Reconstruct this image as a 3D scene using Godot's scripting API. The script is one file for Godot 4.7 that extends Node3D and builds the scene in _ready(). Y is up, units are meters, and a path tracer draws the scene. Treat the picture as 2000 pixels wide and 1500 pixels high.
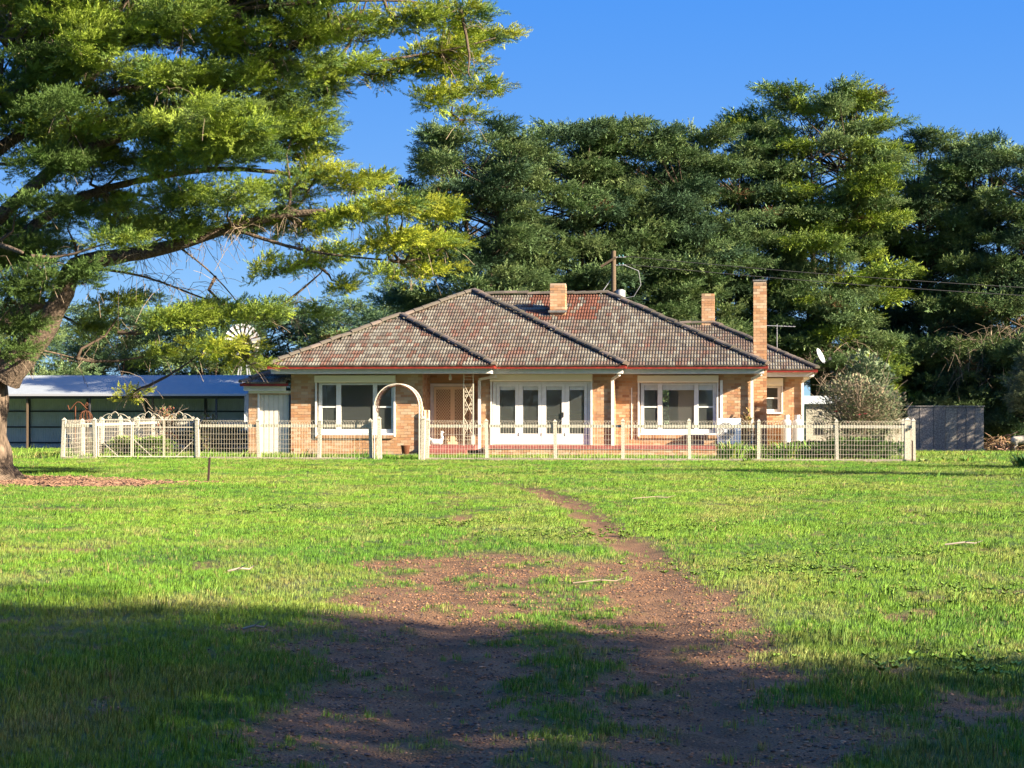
extends Node3D
# A brick farmhouse behind a woven-wire fence, cypress trees round it. Metres; y up; the house front faces +z.

var R := RandomNumberGenerator.new()
var M := {}
var taken := {}
var nz := FastNoiseLite.new()
var nz2 := FastNoiseLite.new()

# ---------------------------------------------------------------- mesh building
class MB:
	var v := PackedVector3Array()
	var n := PackedVector3Array()
	var c := PackedColorArray()
	var i := PackedInt32Array()

	func quad(a: Vector3, b: Vector3, d: Vector3, e: Vector3, col := Color.WHITE) -> void:
		# corners counter-clockwise as seen from outside
		var nn := (b - a).cross(d - a)
		if nn.length_squared() < 1e-14:
			nn = (d - a).cross(e - a)
		nn = nn.normalized()
		var k := v.size()
		for p in [a, b, d, e]:
			v.append(p)
			n.append(nn)
			c.append(col)
		for q in [0, 2, 1, 0, 3, 2]:
			i.append(k + q)

	func tri(a: Vector3, b: Vector3, d: Vector3, col := Color.WHITE) -> void:
		var nn := (b - a).cross(d - a).normalized()
		var k := v.size()
		for p in [a, b, d]:
			v.append(p)
			n.append(nn)
			c.append(col)
		for q in [0, 2, 1]:
			i.append(k + q)

	func box(lo: Vector3, hi: Vector3, col := Color.WHITE, t := Transform3D()) -> void:
		var p := []
		for q in 8:
			p.append(t * Vector3(hi.x if q & 1 else lo.x, hi.y if q & 2 else lo.y, hi.z if q & 4 else lo.z))
		quad(p[4], p[5], p[7], p[6], col)
		quad(p[1], p[0], p[2], p[3], col)
		quad(p[5], p[1], p[3], p[7], col)
		quad(p[0], p[4], p[6], p[2], col)
		quad(p[6], p[7], p[3], p[2], col)
		quad(p[0], p[1], p[5], p[4], col)

	func bar(a: Vector3, b: Vector3, w: float, h: float, col := Color.WHITE) -> void:
		# a rectangular bar from a to b, w across and h high
		var d := (b - a)
		var l := d.length()
		if l < 1e-5:
			return
		var x := d / l
		var up := Vector3.UP if absf(x.y) < 0.95 else Vector3.FORWARD
		var z := x.cross(up).normalized()
		var y := z.cross(x)
		box(Vector3(0, -h / 2, -w / 2), Vector3(l, h / 2, w / 2), col, Transform3D(Basis(x, y, z), a))

	func tube(pts: Array, rad: Array, sides := 8, col := Color.WHITE, wob: FastNoiseLite = null, amp := 0.0) -> void:
		var k0 := v.size()
		var side := Vector3.ZERO
		var m := pts.size()
		for j in m:
			var t: Vector3 = (pts[mini(j + 1, m - 1)] - pts[maxi(j - 1, 0)]).normalized()
			if side == Vector3.ZERO:
				side = t.cross(Vector3.UP if absf(t.y) < 0.9 else Vector3.RIGHT).normalized()
			else:
				side = (side - t * side.dot(t)).normalized()
			var other := t.cross(side)
			var r: float = rad[j] if j < rad.size() else rad[rad.size() - 1]
			for s in sides:
				var a := TAU * s / sides
				var d := side * cos(a) + other * sin(a)
				var rr := r
				if wob:
					var q: Vector3 = pts[j] + d * r
					rr = r * (1.0 + amp * wob.get_noise_3d(q.x * 1.0, q.y * 0.22, q.z * 1.0) + 0.5 * amp * wob.get_noise_3d(q.x * 3.1 + 9.0, q.y * 0.5, q.z * 3.1))
				v.append(pts[j] + d * rr)
				n.append(d)
				c.append(col)
		for j in m - 1:
			for s in sides:
				var a := k0 + j * sides + s
				var b := k0 + j * sides + (s + 1) % sides
				for q in [a, a + sides, b, b, a + sides, b + sides]:
					i.append(q)
		for e in 2:
			var kc := v.size()
			var at := k0 + (0 if e == 0 else (m - 1) * sides)
			var dirn: Vector3 = (pts[0] - pts[1]).normalized() if e == 0 else (pts[m - 1] - pts[m - 2]).normalized()
			v.append(pts[0] if e == 0 else pts[m - 1])
			n.append(dirn)
			c.append(col)
			for s in sides:
				var a := at + s
				var b := at + (s + 1) % sides
				if e == 0:
					i.append_array([kc, a, b])
				else:
					i.append_array([kc, b, a])

	func wire(pts: Array, r: float, col := Color.WHITE, sides := 4) -> void:
		tube(pts, [r], sides, col)

	func lathe(prof: Array, at: Vector3, sides := 16, col := Color.WHITE) -> void:
		# prof: Vector2(radius, height) from the bottom up
		var k0 := v.size()
		for j in prof.size():
			var p: Vector2 = prof[j]
			var q0: Vector2 = prof[maxi(j - 1, 0)]
			var q1: Vector2 = prof[mini(j + 1, prof.size() - 1)]
			var sl := (q1 - q0).normalized()
			for s in sides:
				var a := TAU * s / sides
				v.append(at + Vector3(cos(a) * p.x, p.y, sin(a) * p.x))
				n.append(Vector3(cos(a) * sl.y, -sl.x, sin(a) * sl.y).normalized())
				c.append(col)
		for j in prof.size() - 1:
			for s in sides:
				var a := k0 + j * sides + s
				var b := k0 + j * sides + (s + 1) % sides
				i.append_array([a, b, a + sides, b, b + sides, a + sides])

	func poly(pts: Array, col := Color.WHITE) -> void:
		for j in range(1, pts.size() - 1):
			tri(pts[0], pts[j], pts[j + 1], col)

	func add(o: MB, t: Transform3D, col := Color.WHITE) -> void:
		var k := v.size()
		for j in o.v.size():
			v.append(t * o.v[j])
			n.append((t.basis * o.n[j]).normalized())
			c.append(o.c[j] * col)
		for q in o.i:
			i.append(q + k)

	func mesh() -> ArrayMesh:
		var a := []
		a.resize(Mesh.ARRAY_MAX)
		a[Mesh.ARRAY_VERTEX] = v
		a[Mesh.ARRAY_NORMAL] = n
		a[Mesh.ARRAY_COLOR] = c
		a[Mesh.ARRAY_INDEX] = i
		var m := ArrayMesh.new()
		m.add_surface_from_arrays(Mesh.PRIMITIVE_TRIANGLES, a)
		return m

# ---------------------------------------------------------------- nodes
func numbered(called: String) -> String:
	if not taken.has(called):
		taken[called] = 0
		return called
	taken[called] += 1
	return "%s_%03d" % [called, taken[called]]

func thing(called: String, label: String, category: String, at := Vector3.ZERO, group := "") -> Node3D:
	var o := Node3D.new()
	o.name = numbered(called)
	add_child(o)
	o.position = at
	tag(o, label, category, group)
	return o

func tag(o: Node, label: String, category: String, group := "") -> void:
	o.set_meta("label", label)
	o.set_meta("category", category)
	if group:
		o.set_meta("group", group)

func part(called: String, mb: MB, mat: Material, parent: Node) -> MeshInstance3D:
	return put(called, mb.mesh(), mat, parent)

func put(called: String, mesh: Mesh, mat: Material, parent: Node, t := Transform3D()) -> MeshInstance3D:
	var o := MeshInstance3D.new()
	o.name = numbered(called) if parent == self else called
	o.mesh = mesh
	o.material_override = mat
	o.transform = t
	parent.add_child(o, true)
	return o

func many(called: String, mesh: Mesh, mat: Material, parent: Node, buf: PackedFloat32Array) -> MultiMeshInstance3D:
	var mm := MultiMesh.new()
	mm.transform_format = MultiMesh.TRANSFORM_3D
	mm.use_colors = true
	mm.mesh = mesh
	mm.instance_count = buf.size() / 16
	mm.buffer = buf
	var o := MultiMeshInstance3D.new()
	o.name = numbered(called) if parent == self else called
	o.multimesh = mm
	o.material_override = mat
	parent.add_child(o, true)
	return o

func inst(buf: PackedFloat32Array, b: Basis, o: Vector3, col: Color) -> void:
	buf.append_array(PackedFloat32Array([b.x.x, b.y.x, b.z.x, o.x, b.x.y, b.y.y, b.z.y, o.y, b.x.z, b.y.z, b.z.z, o.z, col.r, col.g, col.b, 1.0]))

# ---------------------------------------------------------------- materials
func noise_tex(seed_: int, freq: float, lo: float, hi: float, size := 512, kind := FastNoiseLite.TYPE_SIMPLEX_SMOOTH, oct := 4) -> NoiseTexture2D:
	var f := FastNoiseLite.new()
	f.seed = seed_
	f.noise_type = kind
	f.frequency = freq
	f.fractal_octaves = oct
	var t := NoiseTexture2D.new()
	t.width = size
	t.height = size
	t.seamless = true
	t.noise = f
	var g := Gradient.new()
	g.set_color(0, Color(lo, lo, lo))
	g.set_color(1, Color(hi, hi, hi))
	t.color_ramp = g
	return t

func mat(key: String, lin: Color, rough := 0.8, tex: Texture2D = null, scale := 1.0, bump: Texture2D = null, cm := 1.0) -> StandardMaterial3D:
	var m := StandardMaterial3D.new()
	m.resource_name = key
	m.albedo_color = lin.linear_to_srgb()
	m.roughness = rough
	m.metallic_specular = 0.4
	m.vertex_color_use_as_albedo = true
	if tex:
		m.albedo_texture = tex
	if bump:
		m.heightmap_enabled = true
		m.heightmap_texture = bump
		m.heightmap_scale = cm
	if tex or bump:
		m.uv1_triplanar = true
		m.uv1_world_triplanar = true
		m.uv1_scale = Vector3.ONE * scale
	M[key] = m
	return m

func make_materials() -> void:
	var grain := noise_tex(1, 0.06, 0.86, 1.0)
	var blotch := noise_tex(2, 0.012, 0.72, 1.0)
	var fine := noise_tex(3, 0.15, 0.0, 1.0, 512, FastNoiseLite.TYPE_SIMPLEX, 3)
	var lichen := noise_tex(4, 0.035, 0.4, 1.0, 512, FastNoiseLite.TYPE_SIMPLEX_SMOOTH, 5)
	var barkt := noise_tex(5, 0.02, 0.35, 1.1, 512, FastNoiseLite.TYPE_SIMPLEX_SMOOTH, 5)
	var dirtt := noise_tex(6, 0.05, 0.55, 1.05, 1024, FastNoiseLite.TYPE_SIMPLEX_SMOOTH, 6)
	mat("brick", Color.WHITE, 0.85, grain, 3.0, fine, 0.3)
	mat("mortar", Color(0.42, 0.32, 0.23), 0.95, grain, 3.0)
	mat("tile", Color.WHITE, 0.9, lichen, 5.3, fine, 0.4)
	mat("deck", Color(0.07, 0.045, 0.035), 0.95)
	mat("gutter", Color(0.27, 0.035, 0.025), 0.5, blotch, 0.6)
	mat("white", Color(0.7, 0.7, 0.68), 0.55, blotch_light(), 0.7)
	mat("cream", Color(0.72, 0.66, 0.5), 0.6, grain, 1.0)
	mat("old_white", Color(0.6, 0.57, 0.46), 0.65, lichen_light(), 1.6)
	mat("old_iron", Color(0.56, 0.51, 0.41), 0.6)
	mat("beige", Color(0.68, 0.56, 0.38), 0.6)
	mat("shutter", Color(0.66, 0.62, 0.5), 0.6)
	mat("red_paint", Color(0.36, 0.11, 0.095), 0.7, blotch, 0.9)
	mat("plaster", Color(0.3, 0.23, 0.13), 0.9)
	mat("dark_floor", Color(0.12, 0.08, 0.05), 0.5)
	mat("door_metal", Color(0.62, 0.6, 0.53), 0.6, blotch_light(), 0.5)
	mat("screen_mesh", Color(0.3, 0.22, 0.14), 0.8)
	mat("dark", Color(0.02, 0.02, 0.022), 0.6)
	mat("steel", Color(0.05, 0.05, 0.055), 0.6)
	mat("rust", Color(0.24, 0.09, 0.04), 0.9, lichen, 4.0)
	mat("dark_rust", Color(0.05, 0.03, 0.025), 0.9)
	mat("timber", Color(0.24, 0.17, 0.11), 0.85, lichen, 2.0)
	mat("concrete", Color(0.2, 0.2, 0.2), 0.92, lichen_light(), 0.7, fine, 0.5)
	mat("tank_concrete", Color(0.36, 0.335, 0.3), 0.92, lichen_light(), 0.7, fine, 0.5)
	mat("kerb_stone", Color(0.42, 0.37, 0.28), 0.95, blotch, 1.5)
	mat("shed_wall", Color(0.6, 0.65, 0.62), 0.6, blotch_light(), 0.4)
	M["shed_wall"].metallic = 0.0
	mat("shed_roof", Color(0.26, 0.29, 0.31), 0.55, blotch_light(), 0.4)
	M["shed_roof"].metallic = 0.25
	mat("mill", Color(0.34, 0.35, 0.38), 0.5)
	mat("bark", Color(0.25, 0.185, 0.135), 0.95, barkt, 1.0, barkt, 6.0)
	M["bark"].uv1_scale = Vector3(1.6, 0.22, 1.6)
	mat("limb_bark", Color(0.2, 0.15, 0.11), 0.95, barkt, 1.3, barkt, 3.0)
	mat("unit_white", Color(0.78, 0.79, 0.78), 0.45)
	mat("twig", Color(0.085, 0.062, 0.045), 0.95)
	mat("dead_twig", Color(0.3, 0.235, 0.17), 0.95)
	mat("ground", Color.WHITE, 0.97, dirtt, 0.9, dirtt, 3.0)
	mat("stone", Color.WHITE, 0.95)
	mat("leaf", Color.WHITE, 0.6)
	M["leaf"].backlight = Color(0.7, 0.75, 0.3)
	M["leaf"].metallic_specular = 0.3
	mat("grass_leaf", Color.WHITE, 0.6)
	M["grass_leaf"].backlight = Color(0.6, 0.7, 0.3)
	M["grass_leaf"].metallic_specular = 0.3
	mat("wool", Color(0.5, 0.47, 0.4), 1.0, grain, 6.0, fine, 1.5)
	mat("cyl", Color(0.5, 0.52, 0.54), 0.4, blotch_light(), 1.0)
	mat("bleached", Color(0.32, 0.27, 0.21), 0.9)
	mat("cord", Color(0.03, 0.03, 0.03), 0.7)
	mat("porcelain", Color(0.05, 0.16, 0.17), 0.2)
	var g := StandardMaterial3D.new()
	g.resource_name = "glass"
	g.transparency = BaseMaterial3D.TRANSPARENCY_ALPHA
	g.albedo_color = Color(0.9, 0.95, 0.93, 0.06)
	g.roughness = 0.0
	g.metallic_specular = 0.5
	M["glass"] = g

var _bl: NoiseTexture2D
func blotch_light() -> NoiseTexture2D:
	if _bl == null:
		_bl = noise_tex(8, 0.01, 0.93, 1.0)
	return _bl

var _ll: NoiseTexture2D
func lichen_light() -> NoiseTexture2D:
	if _ll == null:
		_ll = noise_tex(9, 0.03, 0.6, 1.08, 512, FastNoiseLite.TYPE_SIMPLEX_SMOOTH, 5)
	return _ll

func ground_y(x: float, z: float) -> float:
	var t := clampf((-3.0 - z) / 19.0, 0.0, 1.0)
	t = t * t * (3.0 - 2.0 * t)
	var lawn := clampf((z - 7.0) / 4.0, 0.0, 1.0) * clampf((60.0 - absf(x)) / 20.0, 0.0, 1.0)
	return -0.5 * t + lawn * 0.035 * nz.get_noise_2d(x * 0.6, z * 0.6)

func _ready() -> void:
	R.seed = 7
	nz.seed = 3
	nz.frequency = 0.5
	nz.fractal_octaves = 3
	nz2.seed = 11
	nz2.frequency = 0.35
	nz2.fractal_octaves = 4
	# --- camera: 1.7 m above the lawn, 65 m from the house, a long lens turned 7 degrees to the left
	var cam := Camera3D.new()
	cam.name = "camera"
	cam.fov = 22.34
	cam.near = 0.1
	cam.far = 4000.0
	cam.position = Vector3(7.9, 1.7, 64.5)
	cam.rotation = Vector3(0.01026, deg_to_rad(7.0), 0)
	add_child(cam)
	cam.current = true
	# --- clear winter sky
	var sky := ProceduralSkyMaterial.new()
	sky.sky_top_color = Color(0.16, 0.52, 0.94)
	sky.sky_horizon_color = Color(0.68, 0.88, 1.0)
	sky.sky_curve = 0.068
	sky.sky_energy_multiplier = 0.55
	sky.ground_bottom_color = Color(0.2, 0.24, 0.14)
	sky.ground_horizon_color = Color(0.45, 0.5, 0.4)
	sky.sun_angle_max = 50.0  # sun glow spread wide out of view, added as warm fill for shaded places
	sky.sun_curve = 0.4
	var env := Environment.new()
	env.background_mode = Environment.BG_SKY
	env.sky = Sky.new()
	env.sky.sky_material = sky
	env.tonemap_mode = Environment.TONE_MAPPER_LINEAR
	env.tonemap_exposure = 4.0
	env.sdfgi_enabled = true
	env.ssao_enabled = true
	env.ssil_enabled = true
	var we := WorldEnvironment.new()
	we.environment = env
	add_child(we)
	# --- low sun from the right, a little on the camera's side
	var sun := DirectionalLight3D.new()
	sun.name = "sun"
	sun.light_energy = 1.6
	sun.light_color = Color(1.0, 0.93, 0.82)
	sun.light_angular_distance = 0.5
	sun.shadow_enabled = true
	sun.directional_shadow_max_distance = 200.0
	add_child(sun)
	sun.look_at_from_position(Vector3.ZERO, Vector3(-0.87, -0.44, -0.36), Vector3.UP)
	make_materials()
	build_ground()
	build_house()
	build_fences()
	build_shed()
	build_yard()
	build_far_things()
	build_trees()
	build_plants()
	build_grass()

# ---------------------------------------------------------------- the house
const EAVE := 2.96
const PITCH := 0.472
var brick_meshes := []
var brick_unit: MB
var brick_left := 300
var tile_left := 300
var tile_unit: MB
var tile_meshes := []
var tile_cols := []
var cap_mesh: ArrayMesh

func brick_color() -> Color:
	var k := R.randf()
	var f := R.randf_range(0.78, 1.04)
	var c := Color(0.56, 0.31, 0.165)
	if k < 0.25:
		c = Color(0.63, 0.38, 0.22)
	elif k < 0.45:
		c = Color(0.52, 0.26, 0.125)
	elif k < 0.52:
		c = Color(0.44, 0.21, 0.11)
	elif k < 0.62:
		c = Color(0.6, 0.4, 0.25)
	return Color(c.r * f * 0.95, c.g * f * 1.04, c.b * f * 1.1)

const BL := 0.236
const BH := 0.096

func brick_wall(parent: Node3D, t: Transform3D, w: float, h: float, open: Array, thick := 0.2, low_stain := false) -> MeshInstance3D:
	# t: x along the wall, y up, z outwards; open: Rect2 in (x, y)
	var slab := MB.new()
	var cuts := [0.0, w]
	for r: Rect2 in open:
		cuts.append(clampf(r.position.x, 0, w))
		cuts.append(clampf(r.end.x, 0, w))
	cuts.sort()
	for k in cuts.size() - 1:
		var a: float = cuts[k]
		var b: float = cuts[k + 1]
		if b - a < 0.001:
			continue
		var lows := [0.0]
		var highs := []
		var hit := []
		for r: Rect2 in open:
			if r.position.x < (a + b) / 2 and r.end.x > (a + b) / 2:
				hit.append(r)
		hit.sort_custom(func(p, q): return p.position.y < q.position.y)
		for r: Rect2 in hit:
			highs.append(maxf(r.position.y, 0.0))
			lows.append(minf(r.end.y, h))
		highs.append(h)
		for q in lows.size():
			if highs[q] - lows[q] > 0.001:
				slab.box(Vector3(a, lows[q], -thick), Vector3(b, highs[q], 0), Color.WHITE, t)
	var wall := part("wall", slab, M.mortar, parent)
	var rest := MB.new()
	var rows := int(h / BH)
	for row in rows:
		var y0 := row * BH
		var ym := y0 + BH / 2
		var u := -BL / 2 if row % 2 else 0.0
		while u < w:
			var spans := [[maxf(u, 0), minf(u + BL, w)]]
			for r: Rect2 in open:
				if r.position.y < ym and r.end.y > ym:
					var nxt := []
					for s in spans:
						if r.end.x <= s[0] or r.position.x >= s[1]:
							nxt.append(s)
						else:
							if r.position.x > s[0]:
								nxt.append([s[0], r.position.x])
							if r.end.x < s[1]:
								nxt.append([r.end.x, s[1]])
					spans = nxt
			for s in spans:
				var l: float = s[1] - s[0]
				if l < 0.03:
					continue
				var col := brick_color()
				if low_stain and y0 < 0.7 and R.randf() < 0.35:
					col = Color(col.r * 0.8, col.g * 0.62, col.b * 0.6)
				if low_stain and y0 < 0.75 and R.randf() < 0.06:
					col = Color(0.62, 0.52, 0.42)
				var proud := R.randf_range(0.005, 0.011)
				if brick_left > 0 and absf(l - BL) < 0.002 and parent.has_meta("front"):
					brick_left -= 1
					put("brick", brick_meshes[R.randi() % brick_meshes.size()], M.brick, wall, t * Transform3D(Basis(), Vector3(s[0] + 0.005, y0 + 0.005, proud - 0.03)))
				else:
					rest.box(Vector3(s[0] + 0.005, y0 + 0.005, -0.02), Vector3(s[1] - 0.005, y0 + BH - 0.005, proud), col, t)
			u += BL
	if rest.v.size():
		var o := part("brickwork", rest, M.brick, wall)
		o.set_meta("kind", "stuff")
	return wall

func tile_color(x: float, s: float) -> Color:
	var k := R.randf() * 0.65 + 0.175 + 0.42 * nz2.get_noise_2d(x * 2.4, s * 0.7) + 0.2 * nz.get_noise_2d(x * 0.5, s * 0.5)
	var f := R.randf_range(0.85, 1.18)
	var c := Color(0.27, 0.225, 0.175)
	if k < 0.1:
		c = Color(0.27, 0.15, 0.11)
	elif k < 0.34:
		c = Color(0.26, 0.185, 0.145)
	elif k < 0.45:
		c = Color(0.22, 0.185, 0.15)
	elif k > 0.88:
		c = Color(0.4, 0.38, 0.31)
	elif k > 0.64:
		c = Color(0.34, 0.31, 0.25)
	return Color(c.r * f, c.g * f, c.b * f)

const TW := 0.2
const TG := 0.305

func tile_plane(roof: Node3D, o: Vector3, u: Vector3, back: Vector3, pitch: float, pts: Array, single := false, red := Rect2()) -> void:
	# pts: (along the eave, up the slope) outline; back: level direction up the roof
	var s := (back + Vector3.UP * pitch).normalized()
	var nn := s.cross(u).normalized()
	if nn.y < 0:
		nn = -nn
	var out := PackedVector2Array(pts)
	var rest := MB.new()
	var deck := []
	for p: Vector2 in pts:
		deck.append(o + u * p.x + s * p.y - nn * 0.03)
	var dm := MB.new()
	dm.poly(deck)
	part("roof_deck", dm, M.deck, roof)
	var hi := 0.0
	var lo_x := 1e9
	var hi_x := -1e9
	for p: Vector2 in pts:
		hi = maxf(hi, p.y)
		lo_x = minf(lo_x, p.x)
		hi_x = maxf(hi_x, p.x)
	var basis := Basis(u, nn, -s) if u.cross(nn).dot(-s) > 0 else Basis(-u, nn, -s)
	var row := 0
	var y := -0.03
	while y < hi:
		var x := lo_x - (TW / 2 if row % 2 else 0.0)
		while x < hi_x:
			if Geometry2D.is_point_in_polygon(Vector2(x + TW / 2, y + TG * 0.4 + 0.02), out):
				var j := R.randf_range(-0.004, 0.004)
				var b := basis.rotated(nn, R.randf_range(-0.012, 0.012))
				var at := o + u * (x + (0.0 if u.dot(basis.x) > 0 else TW)) + s * y + nn * j
				var col := tile_color(o.x + x, y + o.z)
				if red.has_area() and red.has_point(Vector2(x, y)) and R.randf() < 0.75:
					col = Color(0.29, 0.12, 0.075) * R.randf_range(0.75, 1.15)
				if single and tile_left > 0:
					tile_left -= 1
					put("tile", tile_meshes[R.randi() % tile_meshes.size()], M.tile, roof, Transform3D(b, at))
				else:
					rest.add(tile_unit, Transform3D(b, at), col)
			x += TW
		y += TG
		row += 1
	if rest.v.size():
		part("tiling", rest, M.tile, roof).set_meta("kind", "stuff")

func caps(roof: Node3D, a: Vector3, b: Vector3, every := 0.42) -> void:
	var d := (b - a)
	var l := d.length()
	var k := int(round(l / every))
	var x := d / l
	var z := x.cross(Vector3.UP).normalized()
	var y := z.cross(x)
	for j in k:
		var at := a + d * (float(j) / k) + y * R.randf_range(-0.016, 0.016) + z * R.randf_range(-0.012, 0.012)
		put("ridge_cap", cap_mesh if R.randf() < 0.6 else cap_mesh2, M.tile, roof, Transform3D(Basis(x * (l / k / every), y, z) * Basis(Vector3.BACK, R.randf_range(-0.03, 0.03)), at))

var cap_mesh2: ArrayMesh

func make_units() -> void:
	for k in 10:
		var m := MB.new()
		m.box(Vector3.ZERO, Vector3(BL - 0.01, BH - 0.01, 0.03), brick_color())
		brick_meshes.append(m.mesh())
	tile_unit = MB.new()
	var prof := [Vector2(0, 0.004), Vector2(0.012, 0.026), Vector2(0.036, 0.034), Vector2(0.062, 0.024), Vector2(0.072, 0.004), Vector2(0.1, 0.004), Vector2(0.112, 0.026), Vector2(0.136, 0.034), Vector2(0.162, 0.024), Vector2(0.172, 0.004), Vector2(TW, 0.004)]
	var L := TG + 0.04
	for k in prof.size() - 1:
		var p: Vector2 = prof[k]
		var q: Vector2 = prof[k + 1]
		var a := Vector3(p.x, p.y + 0.03, 0)
		var b := Vector3(q.x, q.y + 0.03, 0)
		var e := Vector3(p.x, p.y * 0.9 - 0.004, -L)
		var f := Vector3(q.x, q.y * 0.9 - 0.004, -L)
		tile_unit.quad(a, b, f, e)
		tile_unit.quad(Vector3(p.x, -0.01, 0), Vector3(q.x, -0.01, 0), b, a)
	for k in 14:
		var m := MB.new()
		m.add(tile_unit, Transform3D(), tile_color(k * 3.7, k * 1.3))
		tile_meshes.append(m.mesh())
	for w in 2:
		var m := MB.new()
		var base := Color(0.2, 0.175, 0.14) if w == 0 else Color(0.3, 0.24, 0.2)
		for k in 6:
			var a0 := PI * k / 6.0
			var a1 := PI * (k + 1) / 6.0
			var r0 := 0.135
			var r1 := 0.115
			var p := Vector3(-0.02, r0 * 0.8 * sin(a0) + 0.01, r0 * cos(a0))
			var q := Vector3(-0.02, r0 * 0.8 * sin(a1) + 0.01, r0 * cos(a1))
			var e := Vector3(0.44, r1 * 0.8 * sin(a0), r1 * cos(a0))
			var f := Vector3(0.44, r1 * 0.8 * sin(a1), r1 * cos(a1))
			m.quad(p, e, f, q, base)
			m.tri(Vector3(-0.02, 0, 0), p, q, base * 0.7)
		if w == 0:
			cap_mesh = m.mesh()
		else:
			cap_mesh2 = m.mesh()

func bx(called: String, lo: Vector3, hi: Vector3, m: Material, parent: Node) -> MeshInstance3D:
	var b := MB.new()
	b.box(lo, hi)
	return part(called, b, m, parent)

func eave(house: Node3D, x0: float, x1: float, zf: float, zw: float, y := EAVE, inner := -0.07) -> void:
	# gutter, fascia and soffit along a front eave; zf the gutter's face, zw the wall
	var g := MB.new()
	g.box(Vector3(x0, y - 0.09, zf - 0.09), Vector3(x1, y - 0.078, zf))
	g.box(Vector3(x0, y - 0.078, zf - 0.012), Vector3(x1, y, zf))
	g.box(Vector3(x0, y - 0.012, zf + 0.0005), Vector3(x1, y + 0.004, zf + 0.012))
	part("gutter", g, M.gutter, house)
	bx("fascia", Vector3(x0 - inner, y - 0.235, zf - 0.24), Vector3(x1 - 0.13, y - 0.01, zf - 0.21), M.white, house)
	bx("soffit", Vector3(x0 - inner + 0.03, y - 0.25, zw - 0.02), Vector3(x1 - 0.14, y - 0.236, zf - 0.215), M.white, house)

func eave_side(house: Node3D, x: float, z0: float, z1: float, xw: float, y := EAVE) -> void:
	# the same down a right-hand side
	var g := MB.new()
	g.box(Vector3(x - 0.012, y - 0.09, z1), Vector3(x, y + 0.002, z0))
	g.box(Vector3(x - 0.09, y - 0.092, z1), Vector3(x - 0.012, y - 0.08, z0 - 0.1))
	part("gutter", g, M.gutter, house)
	bx("fascia", Vector3(x - 0.16, y - 0.233, z1), Vector3(x - 0.131, y - 0.012, z0 - 0.2), M.white, house)
	if xw < x - 0.15:
		bx("soffit", Vector3(xw, y - 0.252, z1), Vector3(x - 0.161, y - 0.2365, z0 - 0.25), M.white, house)

func pane(parent: Node3D, x0: float, x1: float, y0: float, y1: float, z: float) -> void:
	var m := MB.new()
	m.quad(Vector3(x0 - 0.01, y0 - 0.01, z), Vector3(x1 + 0.01, y0 - 0.01, z), Vector3(x1 + 0.01, y1 + 0.01, z), Vector3(x0 - 0.01, y1 + 0.01, z))
	part("pane", m, M.glass, parent)

func window(house: Node3D, xs: Array, x0: float, x1: float, y0: float, y1: float, z: float, glass: Array, gy0: float, gy1: float, rail: float, blind: float) -> Node3D:
	var w := Node3D.new()
	w.name = "window"
	house.add_child(w, true)
	var f := MB.new()
	# full-height stiles, then head and sill rails between them
	var e := [x0]
	for g in glass:
		e.append(g[0])
		e.append(g[1])
	e.append(x1)
	for k in range(0, e.size(), 2):
		f.box(Vector3(e[k], y0, z - 0.06), Vector3(e[k + 1], y1, z + (0.0 if k > 0 and k < e.size() - 2 else -0.01)))
	for g in glass:
		f.box(Vector3(g[0], gy1, z - 0.055), Vector3(g[1], y1, z - 0.008))
		f.box(Vector3(g[0], y0, z - 0.055), Vector3(g[1], gy0, z - 0.008))
	part("frame", f, M.white, w)
	for k in glass.size():
		var g: Array = glass[k]
		pane(w, g[0], g[1], gy0, gy1, z - 0.035)
		if rail > 0 and (g[1] - g[0]) < 0.8:
			bx("glazing_bar", Vector3(g[0], rail - 0.025, z - 0.05), Vector3(g[1], rail + 0.025, z - 0.012), M.white, w)
		if blind > 0:
			bx("blind", Vector3(g[0] + 0.01, gy1 - blind, z - 0.11), Vector3(g[1] - 0.01, gy1 + 0.02, z - 0.09), M.white, w)
	var sl := MB.new()
	sl.box(Vector3(x0 - 0.06, y0 - 0.07, z - 0.05), Vector3(x1 + 0.06, y0 - 0.003, z + 0.1))
	part("sill", sl, M.white, w)
	return w

func shutter_box(house: Node3D, x0: float, x1: float, y0: float, y1: float, z: float, down: float) -> void:
	var m := MB.new()
	m.box(Vector3(x0, y0 + 0.05, z + 0.012), Vector3(x1, y1, z + 0.16))
	m.quad(Vector3(x0, y0, z + 0.12), Vector3(x1, y0, z + 0.12), Vector3(x1, y0 + 0.05, z + 0.16), Vector3(x0, y0 + 0.05, z + 0.16))
	m.box(Vector3(x0, y0, z + 0.012), Vector3(x1, y0 + 0.0495, z + 0.12))
	var s := part("shutter_box", m, M.shutter, house)
	for x in [x0 + 0.005, x1 - 0.06]:
		bx("guide_rail", Vector3(x, down, z + 0.013), Vector3(x + 0.055, y0 - 0.001, z + 0.075), M.white, s)

func downpipe(house: Node3D, x: float, z: float, y0: float, kink: Vector3) -> void:
	var m := MB.new()
	m.box(Vector3(x - 0.045, y0, z), Vector3(x + 0.045, 2.5, z + 0.07))
	if kink != Vector3.ZERO:
		m.bar(Vector3(x, 2.53, z + 0.035), Vector3(x, 2.53, z + 0.035) + kink, 0.08, 0.08)
	part("downpipe", m, M.white, house)

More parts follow.
